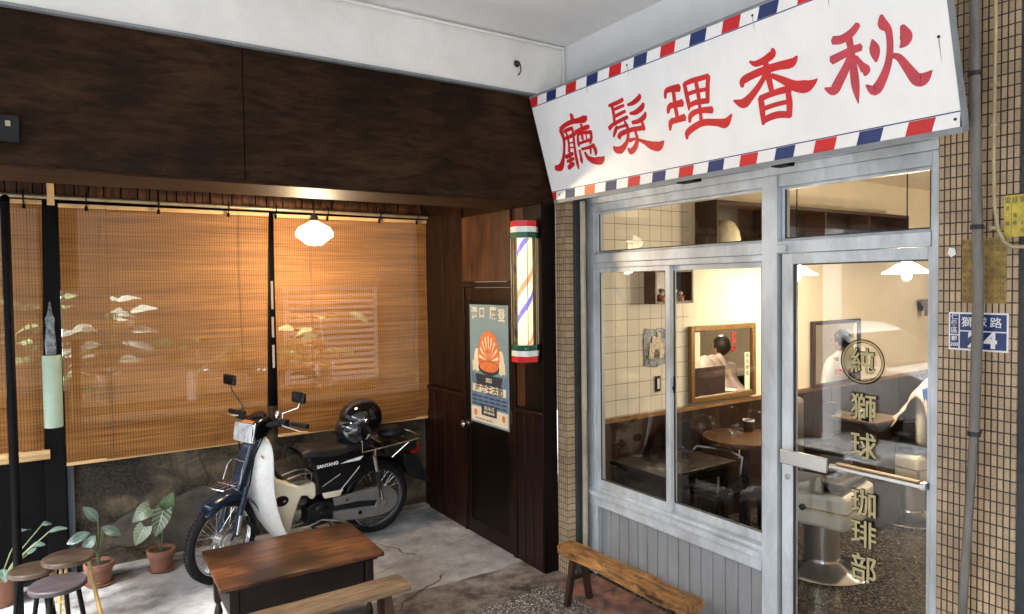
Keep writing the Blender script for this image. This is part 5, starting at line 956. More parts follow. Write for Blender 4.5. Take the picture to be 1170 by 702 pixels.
# rear mudguard, rack, lamp and plate
fm = MB(); P = []
for i in range(22):
    a = R(38+i*7.0); P.append([Vector((math.cos(a)*-(.325-.035*abs(u)**2.5), .07*u, RW[2]+math.sin(a)*(.325-.035*abs(u)**2.5))) for u in [-1+j/4 for j in range(9)]])
fm.grid(P); bb(fm, 'rear_mudguard', MT['gloss'], solid=.005, fix=False, ang=80)
bb(MB().prism([(-.20, .62), (-.30, .60), (-.36, .52), (-.445, .36), (-.43, .345), (-.30, .40), (-.22, .50)], (0, .085, 0), (1, 0, 0), (0, 0, 1), .17), 'tail_flap', MT['matteblack'], bevel=.006)
bb(MB().box((-.36, -.05, .60), (-.28, .05, .68)), 'tail_lamp', M('red_lens', (.35, .01, .01), .2, coat=.6), bevel=.01)
rk_ = MB()
for s_ in (-1, 1): rk_.tube([(.195, .115*s_, .84), (.195, .135*s_, .715), (0, .14*s_, .725), (-.30, .135*s_, .745), (-.335, .10*s_, .75), (-.34, 0, .75)], .0075, 10).tube([(.085, .13*s_, .67), (.085, .137*s_, .72)], .009, 8).tube([(-.22, .137*s_, .74), (-.08, .10*s_, .62)], .006, 8)
for x in (.08, -.02, -.12, -.22): rk_.tube([(x, -.137, .727-x*.05), (x, .137, .727-x*.05)], .0055, 8)
bb(rk_, 'rear_carrier', M('brassy_chrome', (.62, .58, .45), .2, 1, var=.1))
bb(MB().box((-.31, -.10, .645), (-.02, .10, .715)), 'tool_box', MT['matteblack'], bevel=.012)
# bag and helmets ride on the carrier but are things of their own
def W(p): return mb_w @ Vector(p)
bg_ = MB(); bg_.ball((0, 0, 0), 1, (.115, .095, .052), 18, 12); bgo = bg_.build('black_bag', MT['vinyl'], label='soft black bag strapped on the rear carrier behind the helmets', cat='bag'); bgo.matrix_world = mb_w @ Matrix.Translation((-.125, 0, .795))
helm_m = M('glossy_black_helmet', (.004, .004, .005), .08, var=.1, coat=.5, rvar=.02)
t = thing('helmet', 'glossy black open face helmet with bubble visor resting on the motorcycle seat', 'helmet', mw=mb_w @ Matrix.Translation((.15, .0, .935)) @ Matrix.Rotation(R(14), 4, 'Z') @ Matrix.Rotation(R(14), 4, 'Y') @ Matrix.Scale(1.2, 4))
b = MB(); n, m_ = 36, 20; rows = []
for i in range(m_+1):
    th = math.pi*.70*i/m_; row = []
    for k in range(n):
        a = 2*math.pi*k/n; r = .130*math.sin(th)**.92; z = .122*math.cos(th)+.002
        row.append(Vector((r*math.cos(a)*(1.12 if math.cos(a) < 0 else 1.04), r*math.sin(a)*.95, max(z, .0) if (i > 9 and math.cos(a) > .35) else z)))
    rows.append(row)
b.grid([r_+[r_[0]] for r_ in rows]); bmesh.ops.remove_doubles(b.b, verts=b.b.verts, dist=.0008)
b.build('shell', helm_m, t, solid=.010, ang=70, fix=False)
b = MB(); b.ball((.0, 0, -.01), .108, (1.02, .92, .95), 24, 16); b.build('padding', M('black_lining', (.006, .006, .006), .9), t)
P = [[Vector((.072+.108*math.cos(a)*math.cos(e), .108*math.sin(a)*math.cos(e), -.038+.105*math.sin(e))) for a in [R(-88+176*i/18) for i in range(19)]] for e in [R(-58+110*j/12) for j in range(13)]]
b = MB(); b.grid(P); b.build('bubble_visor', M('smoked_visor', (.006, .008, .014), .03, var=.05, coat=1, rvar=.0), t, solid=.003, fix=False, ang=80)
for s_ in (-1, 1): MB().lathe([(0, 0), (.015, 0), (.013, .005), (0, .006)], (.045, s_*.119, .03), (0, s_, 0), 16).build('visor_snap', MT['chrome'], t)
MB().tube([(.0, .10, -.05), (.04, .085, -.10), (.07, .03, -.13), (.07, -.03, -.13), (.04, -.085, -.10), (0, -.10, -.05)], .005, 6).build('chin_strap', MT['steel'], t)
# ------------------------------------------------------------------ shop interior
MB().box((2.99, 3.8, -.1), (4.182, 3.95, 3.2)).build('tiled_wall', MT['tile_in'], label='white glazed tile wall inside the shop, left of the cream wall', cat='wall')
cwl = thing('cream_wall', 'cream plaster wall inside the shop carrying the two framed mirrors', 'wall', (7, 3.8, 0)); cv = (7, 3.8, 0)
Lc(MB().box((4.183, 3.802, -.1), (10.2, 3.95, 3.2)).build('plaster', MT['cream_wall'], cwl), cv)
wsc = thing('wainscot', 'dark brown wainscot along the inner wall of the shop', 'wainscot', (6, 3.78, 0)); wv2 = (6, 3.78, 0)
b = MB(); x = 3.1
while x < 10.1: b.box((x, 3.778, 0), (x+.148, 3.7985, .93)); x += .15
Lc(b.build('boards', MT['wainscot'], wsc), wv2); Lc(MB().box((3.0, 3.772, .9305), (10.2, 3.7995, .965)).build('rail', MT['wainrail'], wsc, bevel=.003), wv2)
MB().box((10.2, -3, -.1), (10.35, 3.95, 3.2)).build('end_wall', MT['cream_wall'], label='cream end wall at the far side of the shop', cat='wall')
MB().box((2.99, -3.1, -.1), (10.35, -3, 3.2)).build('side_wall', MT['cream_wall'], label='cream wall of the shop on the near side, out of sight beyond the tiled wall', cat='wall')
MB().box((2.99, -3, 2.92), (10.35, 3.95, 3.05)).build('shop_ceiling', MT['cream_wall'], kind='structure')
lc = MB(); lc.box((3.04, -3, 2.6), (3.06, 1.3, 2.9)); lc.build('inner_lintel', MT['cream_wall'], label='cream boxing above the inside of the shopfront', cat='lintel')
MB().box((3.205, -3, 0), (3.3, 1.36, 2.9)).build('inner_wall', MT['cream_wall'], label='cream inner face of the wall right of the glass door', cat='wall')
def framed(name, label, x0, x1, z0, z1, frame_m, fw, cat, face):
    t = thing(name, label, cat, ((x0+x1)/2, 3.775, (z0+z1)/2)); w, h_ = (x1-x0)/2, (z1-z0)/2; b = MB()
    b.box((-w, -.02, -h_), (-w+fw, .02, h_)).box((w-fw, -.02, -h_), (w, .02, h_)).box((-w+fw+.0003, -.0195, -h_), (w-fw-.0003, .02, -h_+fw)).box((-w+fw+.0003, -.0195, h_-fw), (w-fw-.0003, .02, h_)); b.build('frame', frame_m, t, bevel=.006)
    MB().box((-w+fw, .0, -h_+fw), (w-fw, .006, h_-fw)).build('mirror_glass', face, t)
    return t, w, h_
m1, w, h_ = framed('framed_mirror', 'gilt framed mirror with painted lettering on the cream wall, seen through the window', 4.155, 4.955, .985, 1.60, MT['gilt'], .045, 'mirror', MT['mirror'])
b = MB(); b.box((-w+.05, -.003, -h_+.05), (-w+.42, -.001, -.03)); b.build('dark_panel', M('dark_brown_panel', (.03, .012, .01), .4), m1)
b = MB(); b.box((-w+.05, -.003, -.028), (-w+.12, -.001, h_-.05)).box((w-.13, -.003, -h_+.05), (w-.065, -.001, .06)); b.build('paper_strip', M('paper_strip', (.7, .68, .55), .6), m1)
b = MB()
for i, c_ in enumerate('理髮廳'): add_text(b, c_, .06, (.13, -.004, .21-.055*i), (1, 0, 0), (0, 0, 1), .002, .0004)
b.build('red_lettering', MT['red'], m1, fix=False)
b = MB()
for i, c_ in enumerate('敬賀開業'): add_text(b, c_, .04, (w-.097, -.004, .03-.05*i), (1, 0, 0), (0, 0, 1), .0, .0004)
b.build('black_lettering', MT['ink'], m1, fix=False)
m2, w, h_ = framed('framed_mirror', 'brown framed mirror seen through the door glass beside the gold ring', 5.78, 6.56, .955, 1.575, MT['brownframe'], .035, 'mirror', MT['mirror'])
b = MB(); add_text(b, '世/髮ノース', .055, (.12, -.004, -.19), (1, 0, 0), (0, 0, 1), .001, .0004); b.build('red_lettering', MT['red'], m2, fix=False)
b = MB(); b.box((w-.10, -.003, -.05), (w-.05, -.001, h_-.04)); b.build('paper_strip', M('paper_strip2', (.7, .68, .55), .6), m2)
# niches
def niche(name, label, x0, x1, z0, z1, d, dividers=()):
    t = thing(name, label, 'shelf', ((x0+x1)/2, 3.80, z0)); w = (x1-x0)/2; h_ = z1-z0; b = MB()
    b.box((-w, -d, 0), (-w+.02, -.001, h_)).box((w-.02, -d, 0), (w, -.001, h_)).box((-w+.0205, -d+.001, h_-.03), (w-.0205, -.001, h_)).box((-w+.0205, -d+.001, 0), (w-.0205, -.001, .02)); b.build('case', MT['brownframe'], t, bevel=.002)
    MB().box((-w+.0205, -.012, .0205), (w-.0205, -.002, h_-.0305)).build('back_panel', MT['interior_dark'], t)
    for x in dividers: MB().box((x-w-.01, -d+.01, .0205), (x-w+.01, -.0125, h_-.0305)).build('divider', MT['brownframe'], t)
niche('wall_shelf', 'long dark wooden box shelf high on the inner wall behind the transom windows', 4.25, 7.1, 2.13, 2.585, .22, (.72, 1.45, 2.15))
niche('wall_shelf', 'small dark box shelf with tiny figurines on the white tiles behind the window', 3.69, 4.10, 1.79, 2.06, .12)
# things on the shelves
fg = M('figurine_orange', (.45, .16, .06), .35, var=.4, scale=40, coat=.3); fp = M('figurine_pink', (.62, .42, .36), .4, var=.3, scale=50); fw_ = M('figurine_cream', (.62, .55, .42), .4, var=.2, scale=40)
b = MB(); b.lathe([(0, 0), (.115, 0), (.125, .02), (.125, .14), (.115, .20), (.085, .26), (.045, .29), (0, .30)], (4.46, 3.68, 2.152), n=32, ripple=.01); b.build('round_jar', M('cream_jar', (.62, .58, .42), .2, coat=.5), label='large rounded cream jar at the left end of the high shelf', cat='jar')
def figure(name, label, c, s, m1_, m2_, cat='figurine', group=None):
    t = thing(name, label, cat, c, group); MB().lathe([(0, 0), (.4*s, 0), (.45*s, .1*s), (.38*s, .5*s), (.2*s, .75*s), (0, .8*s)], n=16).build('body', m1_, t)
    MB().ball((0, 0, .98*s), .3*s, (1.1, 1, .95)).build('head', m2_, t)
    for q in (-1, 1): MB().tube([(.35*s*q, 0, .55*s), (.6*s*q, -.1*s, .5*s), (.62*s*q, -.2*s, .7*s)], .09*s, 8).build('arm', m1_, t)
figure('figurine', 'small pink figurine on the high shelf right of the cream jar', (4.72, 3.66, 2.152), .085, fp, fg)
b = MB(); b.box((4.87, 3.62, 2.152), (4.98, 3.72, 2.25)); bx_ = b.build('trinket_box', fg, bevel=.004, label='small orange and cream box on the high shelf, right of the pink figurine', cat='box')
MB().box((4.865, 3.615, 2.23), (4.985, 3.725, 2.262)).build('lid', fp, bx_, bevel=.003)
figure('figurine', 'orange gourd shaped figurine on the high shelf by the divider', (5.10, 3.66, 2.152), .14, fg, fg)
figure('figurine', 'cream figurine at the door post on the high shelf', (5.22, 3.64, 2.152), .09, fw_, fp)
for k, (x, s, a_, b_) in enumerate(((3.80, .055, fg, fw_), (3.87, .05, fp, fg), (3.93, .075, MT['interior_dark'], fw_), (4.0, .055, fg, fp))):
    figure('figurine', ('tiny orange figurine leftmost in the small box shelf', 'tiny pink figurine second in the small box shelf', 'tallest dark figurine in the small box shelf', 'tiny orange figurine rightmost in the small box shelf')[k], (x, 3.72, 1.811), s, a_, b_, group='figurines in the small shelf')
for k, x in enumerate((5.75, 5.95, 6.2)):
    b = MB(); b.box((x, 3.64, 2.152), (x+.15, 3.74, 2.20+.01*k)); b.build('small_box', fp, bevel=.004, label=('flat pink box leftmost on the high shelf behind the door transom', 'flat pink box in the middle behind the door transom', 'flat pink box rightmost behind the door transom')[k], cat='box', group='flat boxes on the high shelf')
# ship relief, switch, outlet
b = MB(); P = []
rnd = random.Random(5); b.prism([(-.125+.012*rnd.random(), -.13), (.0, -.15), (.13, -.12), (.125, .0), (.135, .12), (.06, .15), (-.02, .14), (-.11, .15), (-.13, .05)], (3.805, 3.798, 1.455), (1, 0, 0), (0, 0, 1), .008)
sr = b.build('wall_picture', M('blue_grey_sea', (.22, .26, .30), .5, var=.6, scale=26, bump=.6, bscale=50), label='small unframed picture of a sailing ship stuck on the white tiles', cat='picture')
b = MB()
for k, (dx, dz, s) in enumerate(((-.05, .0, .055), (.0, .03, .07), (.045, .0, .055), (-.03, .06, .04), (.02, .09, .04), (-.06, -.05, .05), (.05, -.05, .05))):
    b.prism([(dx-s*.5, dz-s*.6), (dx+s*.5, dz-s*.6), (dx+s*.62, dz), (dx+s*.4, dz+s*.7), (dx-s*.4, dz+s*.7), (dx-s*.35, dz)], (3.805, 3.788-.0008*k, 1.455), (1, 0, 0), (0, 0, 1), .002)
b.build('sails', M('sail_cream', (.55, .48, .38), .6, var=.5, scale=70), sr)
MB().prism([(-.09, -.075), (.09, -.075), (.11, -.045), (-.11, -.05)], (3.805, 3.786, 1.455), (1, 0, 0), (0, 0, 1), .004).build('hull', M('hull_brown', (.10, .06, .04), .6), sr)
def plate(name, label, c, w, h_, m_, m2_):
    t = thing(name, label, 'switch', c); MB().box((-w, -.008, -h_), (w, .0, h_)).build('plate', m_, t, bevel=.002); MB().box((-w*.4, -.012, -h_*.65), (w*.4, -.0085, h_*.65)).build('rocker', m2_, t, bevel=.001)
plate('wall_switch', 'dark framed light switch on the white tiles under the ship picture', (3.825, 3.797, 1.175), .028, .06, MT['interior_dark'], MT['white'])
plate('wall_outlet', 'white electric outlet on the wainscot behind the right window pane', (4.80, 3.772, .50), .06, .038, MT['white'], MT['interior_dark'])
# furniture
def dining(name, label, x0, x1, y0, y1, h_, m, ml, cat, group=None, th=.03, tap=.0):
    t = thing(name, label, cat, ((x0+x1)/2, (y0+y1)/2, 0), group); w, d = (x1-x0)/2, (y1-y0)/2
    MB().box((-w, -d, h_-th), (w, d, h_)).build('top', m, t, bevel=.005); MB().box((-w+.04, -d+.04, h_-th-.07), (w-.04, d-.04, h_-th-.0005)).build('apron', ml, t)
    for sx in (-1, 1):
        for sy in (-1, 1): MB().bar((sx*(w-.06), sy*(d-.06), h_-th-.07), (sx*(w-.05+.01), sy*(d-.05), 0), .04).build('leg', ml, t, bevel=.003)
dk = wood('dark_cafe_wood', (.003, .002, .0018), (.013, .006, .005), 'x', 4, .28, 7, .08)
dining('cafe_table', 'dark square cafe table just inside the sliding window', 3.22, 3.92, 3.14, 3.68, .70, dk, MT['blackdoor'], 'table')
dining('cafe_bench', 'low dark bench inside behind the right window pane', 3.78, 4.40, 3.20, 3.44, .45, dk, MT['blackdoor'], 'bench')
rtb = thing('round_table', 'round brown cafe table with a cup against the wainscot', 'table', (4.42, 3.46, 0))
MB().lathe([(0, .715), (.31, .715), (.32, .72), (.32, .742), (.315, .75), (0, .75)], n=48).build('top', wood('warm_table_top', (.05, .022, .008), (.14, .065, .022), 'x', 3, .35), rtb)
MB().lathe([(0, 0), (.2, 0), (.2, .02), (.05, .04), (.035, .06), (.035, .714), (0, .7145)], n=24).build('pedestal', MT['blackmetal'], rtb)
cp = thing('cup', 'small dark cup with white rim standing on the round cafe table', 'cup', (4.60, 3.56, .751)); MB().lathe([(0, 0), (.034, 0), (.042, .02), (.045, .085), (.041, .085), (.038, .03), (0, .012)], n=24).build('body', MT['interior_dark'], cp); MB().lathe([(.0455, .08), (.0455, .092), (.0415, .092), (.0415, .08)], n=24).build('rim', MT['white'], cp)
# dark chair inside with chrome arms (far left window)
def cafechair(name, label, loc, rz):
    t = thing(name, label, 'chair', loc); t.rotation_euler = (0, 0, R(rz)); MB().box((-.22, -.22, .40), (.22, .22, .46)).build('seat', MT['vinyl'], t, bevel=.02); MB().box((-.22, .19, .5), (.22, .23, .88)).build('backrest', MT['vinyl'], t, bevel=.02)
    for s_ in (-1, 1):
        MB().tube([(.2*s_, -.2, 0), (.2*s_, -.2, .39)], .012, 8).build('leg', MT['blackmetal'], t); MB().tube([(.2*s_, .21, 0), (.2*s_, .21, .52)], .012, 8).build('leg', MT['blackmetal'], t)
        MB().tube([(.24*s_, -.18, .44), (.25*s_, -.2, .60), (.25*s_, -.1, .64), (.25*s_, .16, .64), (.22*s_, .2, .60)], .011, 8).build('armrest', MT['steel'], t)
cafechair('cafe_chair', 'black chair with thin chrome arms in the back left corner of the shop', (4.05, 3.53, 0), 20)
def barber_chair(name, label, loc, rz):
    t = thing(name, label, 'barber chair', loc, 'white barber chairs'); t.rotation_euler = (0, 0, R(rz))
    MB().lathe([(0, 0), (.29, 0), (.30, .008), (.285, .02), (.20, .05), (.13, .075), (.125, .09), (0, .09)], n=48).build('round_base', MT['chrome'], t)
    MB().lathe([(.115, .09), (.11, .36), (0, .36)], n=32).build('pump_column', MT['steel'], t)
    b = MB(); b.box((-.27, -.25, .36), (.27, .27, .585)); b.build('seat_box', MT['chairwhite'], t, bevel=.03)
    MB().box((-.273, -.253, .475), (.273, .273, .483)).build('trim_line', M('brass_trim', (.4, .3, .12), .3, .9), t); MB().lathe([(0, 0), (.022, 0), (.02, .01), (.008, .012), (0, .012)], (-.2745, 0.02, .48), (-1, 0, 0), 20).build('round_badge', MT['black'], t)
    MB().box((-.24, -.22, .586), (.24, .22, .66)).build('seat_cushion', MT['chairwhite'], t, bevel=.03); 
    b = MB(); b.box((-.23, .20, .66), (.23, .30, 1.12)); b.build('backrest', MT['chairwhite'], t, bevel=.035)
    for s_ in (-1, 1):
        MB().box((.265*s_-.045, -.22, .72), (.265*s_+.045, .22, .76)).build('armrest', MT['chairwhite'], t, bevel=.015); MB().box((.265*s_-.02, -.10, .586), (.265*s_+.02, .10, .719)).build('arm_bracket', MT['steel'], t)
    return t
bc1 = barber_chair('barber_chair', 'white barber chair on a chrome column, the nearer one behind the glass door', (4.28, 2.72, 0), 12)
for c_ in children(bc1):
    if c_.name.split('.')[0] in ('seat_cushion', 'armrest'): c_.data.materials[0] = MT['vinyl']
    if c_.name.startswith('backrest'): c_.data.materials[0] = MT['steel']
bc2 = copy_tree(bc1, label='white barber chair deeper in the shop with a pale pink cape over it'); bc2.location = (5.78, 2.9, 0); bc2.rotation_euler = (0, 0, R(170))
for c_ in children(bc2):
    if c_.name.split('.')[0] == 'backrest': c_.data = c_.data.copy(); c_.data.materials[0] = MT['chairwhite']
cm_ = Matrix.Translation((5.78, 2.9, 0)) @ Matrix.Rotation(R(170), 4, 'Z')
def prof(y): 
    K = [(-.30, .70), (-.2, .77), (0, .84), (.12, .95), (.2, 1.13), (.25, 1.175), (.31, 1.15), (.36, .98), (.38, .8)]
    for (a, za), (b_, zb) in zip(K, K[1:]):
        if y <= b_: return za+(zb-za)*(y-a)/(b_-a)
    return K[-1][1]
cape = MB(); P = []
for i in range(33):
    y = -.29+.665*i/32; row = []
    for j in range(25):
        v = -1+2*j/24; x = v*(.34 if y < .15 else .29); row.append(cm_ @ Vector((x, y+.012*math.sin(14*v), max(.42, prof(y)-.14*abs(v)**5+.012*math.sin(13*v+6*y)*(1+abs(v))))))
    P.append(row)
cape.grid(P); cape.build('barber_cape', MT['pink'], solid=.004, fix=False, ang=80, label='pale pink cape draped over the far white barber chair', cat='cape')
tw = MB(); P = [[cm_ @ Vector((.28-.56*v, .31+.07*u, 1.12-.42*u+.006*math.sin(9*v))) for v in [j/8 for j in range(9)]] for u in [i/14 for i in range(15)]]
tw.grid(P); tw.build('blue_towel', MT['bluecloth'], solid=.006, fix=False, ang=80, label='blue towel hanging behind the pale pink cape', cat='towel')
# cabinet with plant, hair trolley
cab = thing('barber_cabinet', 'dark cabinet with a pale top behind the gold characters of the door', 'cabinet', (5.42, 3.05, 0))
MB().box((-.2, -.18, 0), (.2, .18, .83)).build('carcass', MT['interior_dark'], cab, bevel=.004); MB().box((-.21, -.19, .8305), (.21, .19, .852)).build('pale_top', M('pale_top', (.10, .07, .05), .4), cab, bevel=.003)
for z in (.15, .4, .65): MB().box((-.2035, -.16, z-.1), (-.2005, .16, z+.1)).build('drawer', MT['brownframe'], cab).name = 'drawer'
b = MB(); b.lathe([(0, 0), (.02, 0), (.018, .12), (.01, .14), (.01, .17), (0, .17)], (5.33, 2.98, .853), n=14); b.build('lotion_bottle', MT['navy'], label='slim blue lotion bottle on the dark cabinet', cat='bottle')
bw = MB(); bw.lathe([(0, 0), (.05, .0), (.085, .045), (.08, .045), (.045, .008), (0, .008)], (5.45, 3.1, .853), n=24); bw.build('white_bowl', MT['white'], label='white bowl on the dark cabinet', cat='bowl')
ip = thing('potted_plant', 'leafy green houseplant on the shop floor beside the dark cabinet', 'potted plant', (5.80, 3.35, 0)); pot(ip, .11, .22)
rnd = random.Random(11)
for k in range(16):
    a = rnd.uniform(0, 6.28); r_ = rnd.uniform(.03, .16); z = rnd.uniform(.4, .85)
    leafpart(ip, (0, 0, .2), (r_*math.cos(a), r_*math.sin(a), z), (math.cos(a), math.sin(a), rnd.uniform(-.4, .4)), (0, 0, 1), rnd.uniform(.10, .16), .045, .4, LG, 'oval', .003)
wl2 = thing('wall_lamp', 'small dark wall lamp on the cream wall beyond the hanging lamp', 'wall lamp', (7.75, 3.79, 1.66)); MB().lathe([(0, -.10), (.04, -.10), (.045, -.02), (.09, .07), (.085, .075), (0, .02)], (0, -.09, 0), n=20).build('shade', MT['greytrim'], wl2); MB().box((-.03, -.02, -.05), (.03, .009, .05)).box((-.01, -.09, -.02), (.01, -.02, .0)).build('arm', MT['blackmetal'], wl2)
pendant((5.05, 2.56, 2.0), 'lit pendant lamp with wavy glass brim in the right part of the door glass', 2.92, r=.15, power=7, es=3, shape='wavy', col=(1, .80, .56))
pendant((4.88, 3.32, 2.0), 'lit pendant lamp half hidden by the left stile of the glass door', 2.92, r=.15, power=1.8, es=3, shape='wavy', col=(1, .80, .56))
pendant((7.2, 1.4, 2.0), 'added pendant lamp deep in the shop, unseen behind the tiled wall', 2.92, r=.15, power=11, es=3, shape='wavy', col=(1, .80, .56))  # extra lamp out of view, added to wash the inner walls
# strip light fixtures (reflected in the transom)
def tubelight(x, y, z, label, L_=1.2, power=40):
    t = thing('tube_light', label, 'tube light', (x, y, z), 'fluorescent tube lights on the shop ceiling'); MB().box((-.05, -L_/2, .02), (.05, L_/2, .06)).build('housing', MT['white'], t)
    MB().cyl((0, -L_/2, 0), (0, L_/2, 0), .016, n=12).build('tube', M('fluorescent', (.9, .9, .88), .3, emit=(1, .90, .74), es=2.5), t)
tubelight(7.0, 2.2, 2.86, 'lit ceiling tube light over the middle of the shop'); tubelight(8.6, 1.0, 2.86, 'lit ceiling tube light at the back of the shop')
# ------------------------------------------------------------------ courtyard behind the blinds
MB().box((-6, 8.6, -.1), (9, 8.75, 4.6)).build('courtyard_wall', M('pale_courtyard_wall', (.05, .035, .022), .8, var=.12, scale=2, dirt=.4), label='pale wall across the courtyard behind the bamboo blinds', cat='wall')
lv = thing('louvred_window', 'white louvred window in the courtyard wall behind the right blind', 'window', (2.9, 8.57, 1.3)); 
MB().box((-.6, -.02, -.55), (-.55, .02, .65)).box((.55, -.02, -.55), (.6, .02, .65)).box((-.5495, -.02, -.55), (.5495, .02, -.5)).box((-.5495, -.02, .6), (.5495, .02, .65)).build('frame', M('dull_frame', (.10, .10, .10), .6), lv)
b = MB()
for k in range(14): b.box((-.5495, -.02, -.48+k*.077), (.5495, .01, -.44+k*.077))
b.build('louvres', M('dull_louvres', (.14, .14, .14), .6), lv)
sh_ = MB(); sh_.box((-.6, 6.15, .98), (2.5, 6.5, 1.02)); sh_.build('plant_bench', MT['benchleg'], label='plank bench for plants in the courtyard behind the left blind', cat='bench')
wp = M('white_pot', (.85, .85, .84), .4)
def yardplant(loc, label, n, h0, h1, L_, W2, mat, potr=.10, poth=.24, shape='oval', seed=0, spread=.22, pm_=None):
    t = thing('potted_plant', label, 'potted plant', loc, 'plants behind the blinds'); rnd = random.Random(seed)
    MB().lathe([(0, 0), (potr*.72, 0), (potr, poth), (potr*.93, poth), (potr*.66, .03), (0, .03)], n=20).build('pot', pm_ or wp, t)
    st_ = MB(); lf = MB()
    for k in range(n):
        a = rnd.uniform(0, 6.28); r_ = rnd.uniform(.05, spread); z = rnd.uniform(h0, h1); e = Vector((r_*math.cos(a), r_*math.sin(a), z)); st_.tube([(0, 0, poth-.05), e*.5+Vector((0, 0, poth*.5)), e], .004, 5)
        lf.leaf(e, (math.cos(a), math.sin(a), rnd.uniform(-.3, .6)), (rnd.uniform(-.3, .3), -.5, 1), L_*rnd.uniform(.7, 1.2), W2*rnd.uniform(.8, 1.1), .4, .15, shape)
    st_.build('stems', MT['stem'], t); lf.build('foliage', mat, t, fix=False, ang=80)
LB = leaf_mat('leaf_bright', (.22, .34, .14), (.6, .68, .45), .6, .25); LW = leaf_mat('leaf_white_green', (.42, .48, .38), (.75, .78, .7), .5, .25)
yardplant((.30, 6.3, 1.02), 'tall leafy plant in a white pot behind the left edge of the wide blind', 26, .25, .85, .17, .055, LW, .09, .26, seed=1)
yardplant((.95, 6.3, 1.02), 'broad leaved plant in a white pot behind the middle of the wide blind', 12, .25, .50, .24, .08, LG, .10, .24, seed=2, spread=.3)
yardplant((1.45, 6.35, 1.02), 'low broad leaved plant behind the right part of the wide blind', 12, .2, .42, .25, .09, LG, .10, .2, seed=3, spread=.3)
yardplant((2.05, 6.3, 1.02), 'bright leaved plant behind the slit between the blinds', 16, .25, .7, .2, .06, LB, .09, .22, seed=4, spread=.3)
yardplant((-.05, 6.2, .0), 'bushy plant behind the narrow blind and the black post', 40, .5, 1.9, .15, .045, LB, .14, .3, seed=5, spread=.35)
yardplant((3.4, 6.6, .0), 'bushy plant behind the right blind', 30, .5, 1.5, .2, .06, LG, .14, .3, seed=8, spread=.35)
def floorplant(loc, label, seed, n=26, h1=.7):
    yardplant(loc, label, n, .18, h1, .085, .026, LS if seed % 2 else LG, .10, .18, seed=seed, spread=.3, pm_=MT['terracotta'])
floorplant((-.36, 5.28, 0), 'small pale leaved plant on the floor at the left edge beside the black pole', 21, 16, .5)
floorplant((-.75, 5.2, 0), 'leafy green plant on the floor beyond the left edge of the view', 22, 24, .8)
b = MB(); b.box((-1.9, 5.60, 0), (.05, 5.70, 1.25)); b.build('low_wall', MT['black'], label='low dark concrete wall behind the stools at the left edge', cat='wall')
# ------------------------------------------------------------------ street outside (seen only in reflections)
bw_ = thing('opposite_building', 'pale tiled building across the street with rows of windows, seen mirrored in the shop glass', 'building', (-14, 0, -.12)); vb_ = (-14, 0, -.12)
Lc(MB().box((-15.5, -40, -.12), (-14, 40, 8)).build('facade', M('facade_tiles', (.42, .41, .40), .6, var=.1, scale=1), bw_), vb_)
wm = M('window_dark', (.06, .08, .10), .08); 
for k in range(10):
    for fl in range(1):
        y = -22+k*5.0; z = 4.4+fl*3.1
        w_ = Lc(MB().box((-14.02, y, z), (-13.99, y+2.2, z+1.5)).build('window', wm, bw_), vb_)
        MB().box((-13.989, y-.08, z-.08), (-13.93, y, z+1.58)).box((-13.989, y+2.2, z-.08), (-13.93, y+2.28, z+1.58)).box((-13.988, y+.001, z-.08), (-13.93, y+2.199, z-.001)).box((-13.988, y+.001, z+1.501), (-13.93, y+2.199, z+1.58)).box((-13.988, y+1.07, z), (-13.93, y+1.13, z+1.5)).build('frame', MT['white'], w_)
aw = M('white_awning', (.8, .8, .8), .6)
for k in range(9): Lc(MB().box((-14, -21+k*5.0, 3.0), (-12.9, -18.4+k*5.0, 3.12)).build('awning', aw, bw_), vb_)
for k in range(9): Lc(MB().box((-14.02, -21.2+k*5, 0), (-13.98, -18.2+k*5, 2.7)).build('shutter', MT['greytrim'], bw_), vb_)
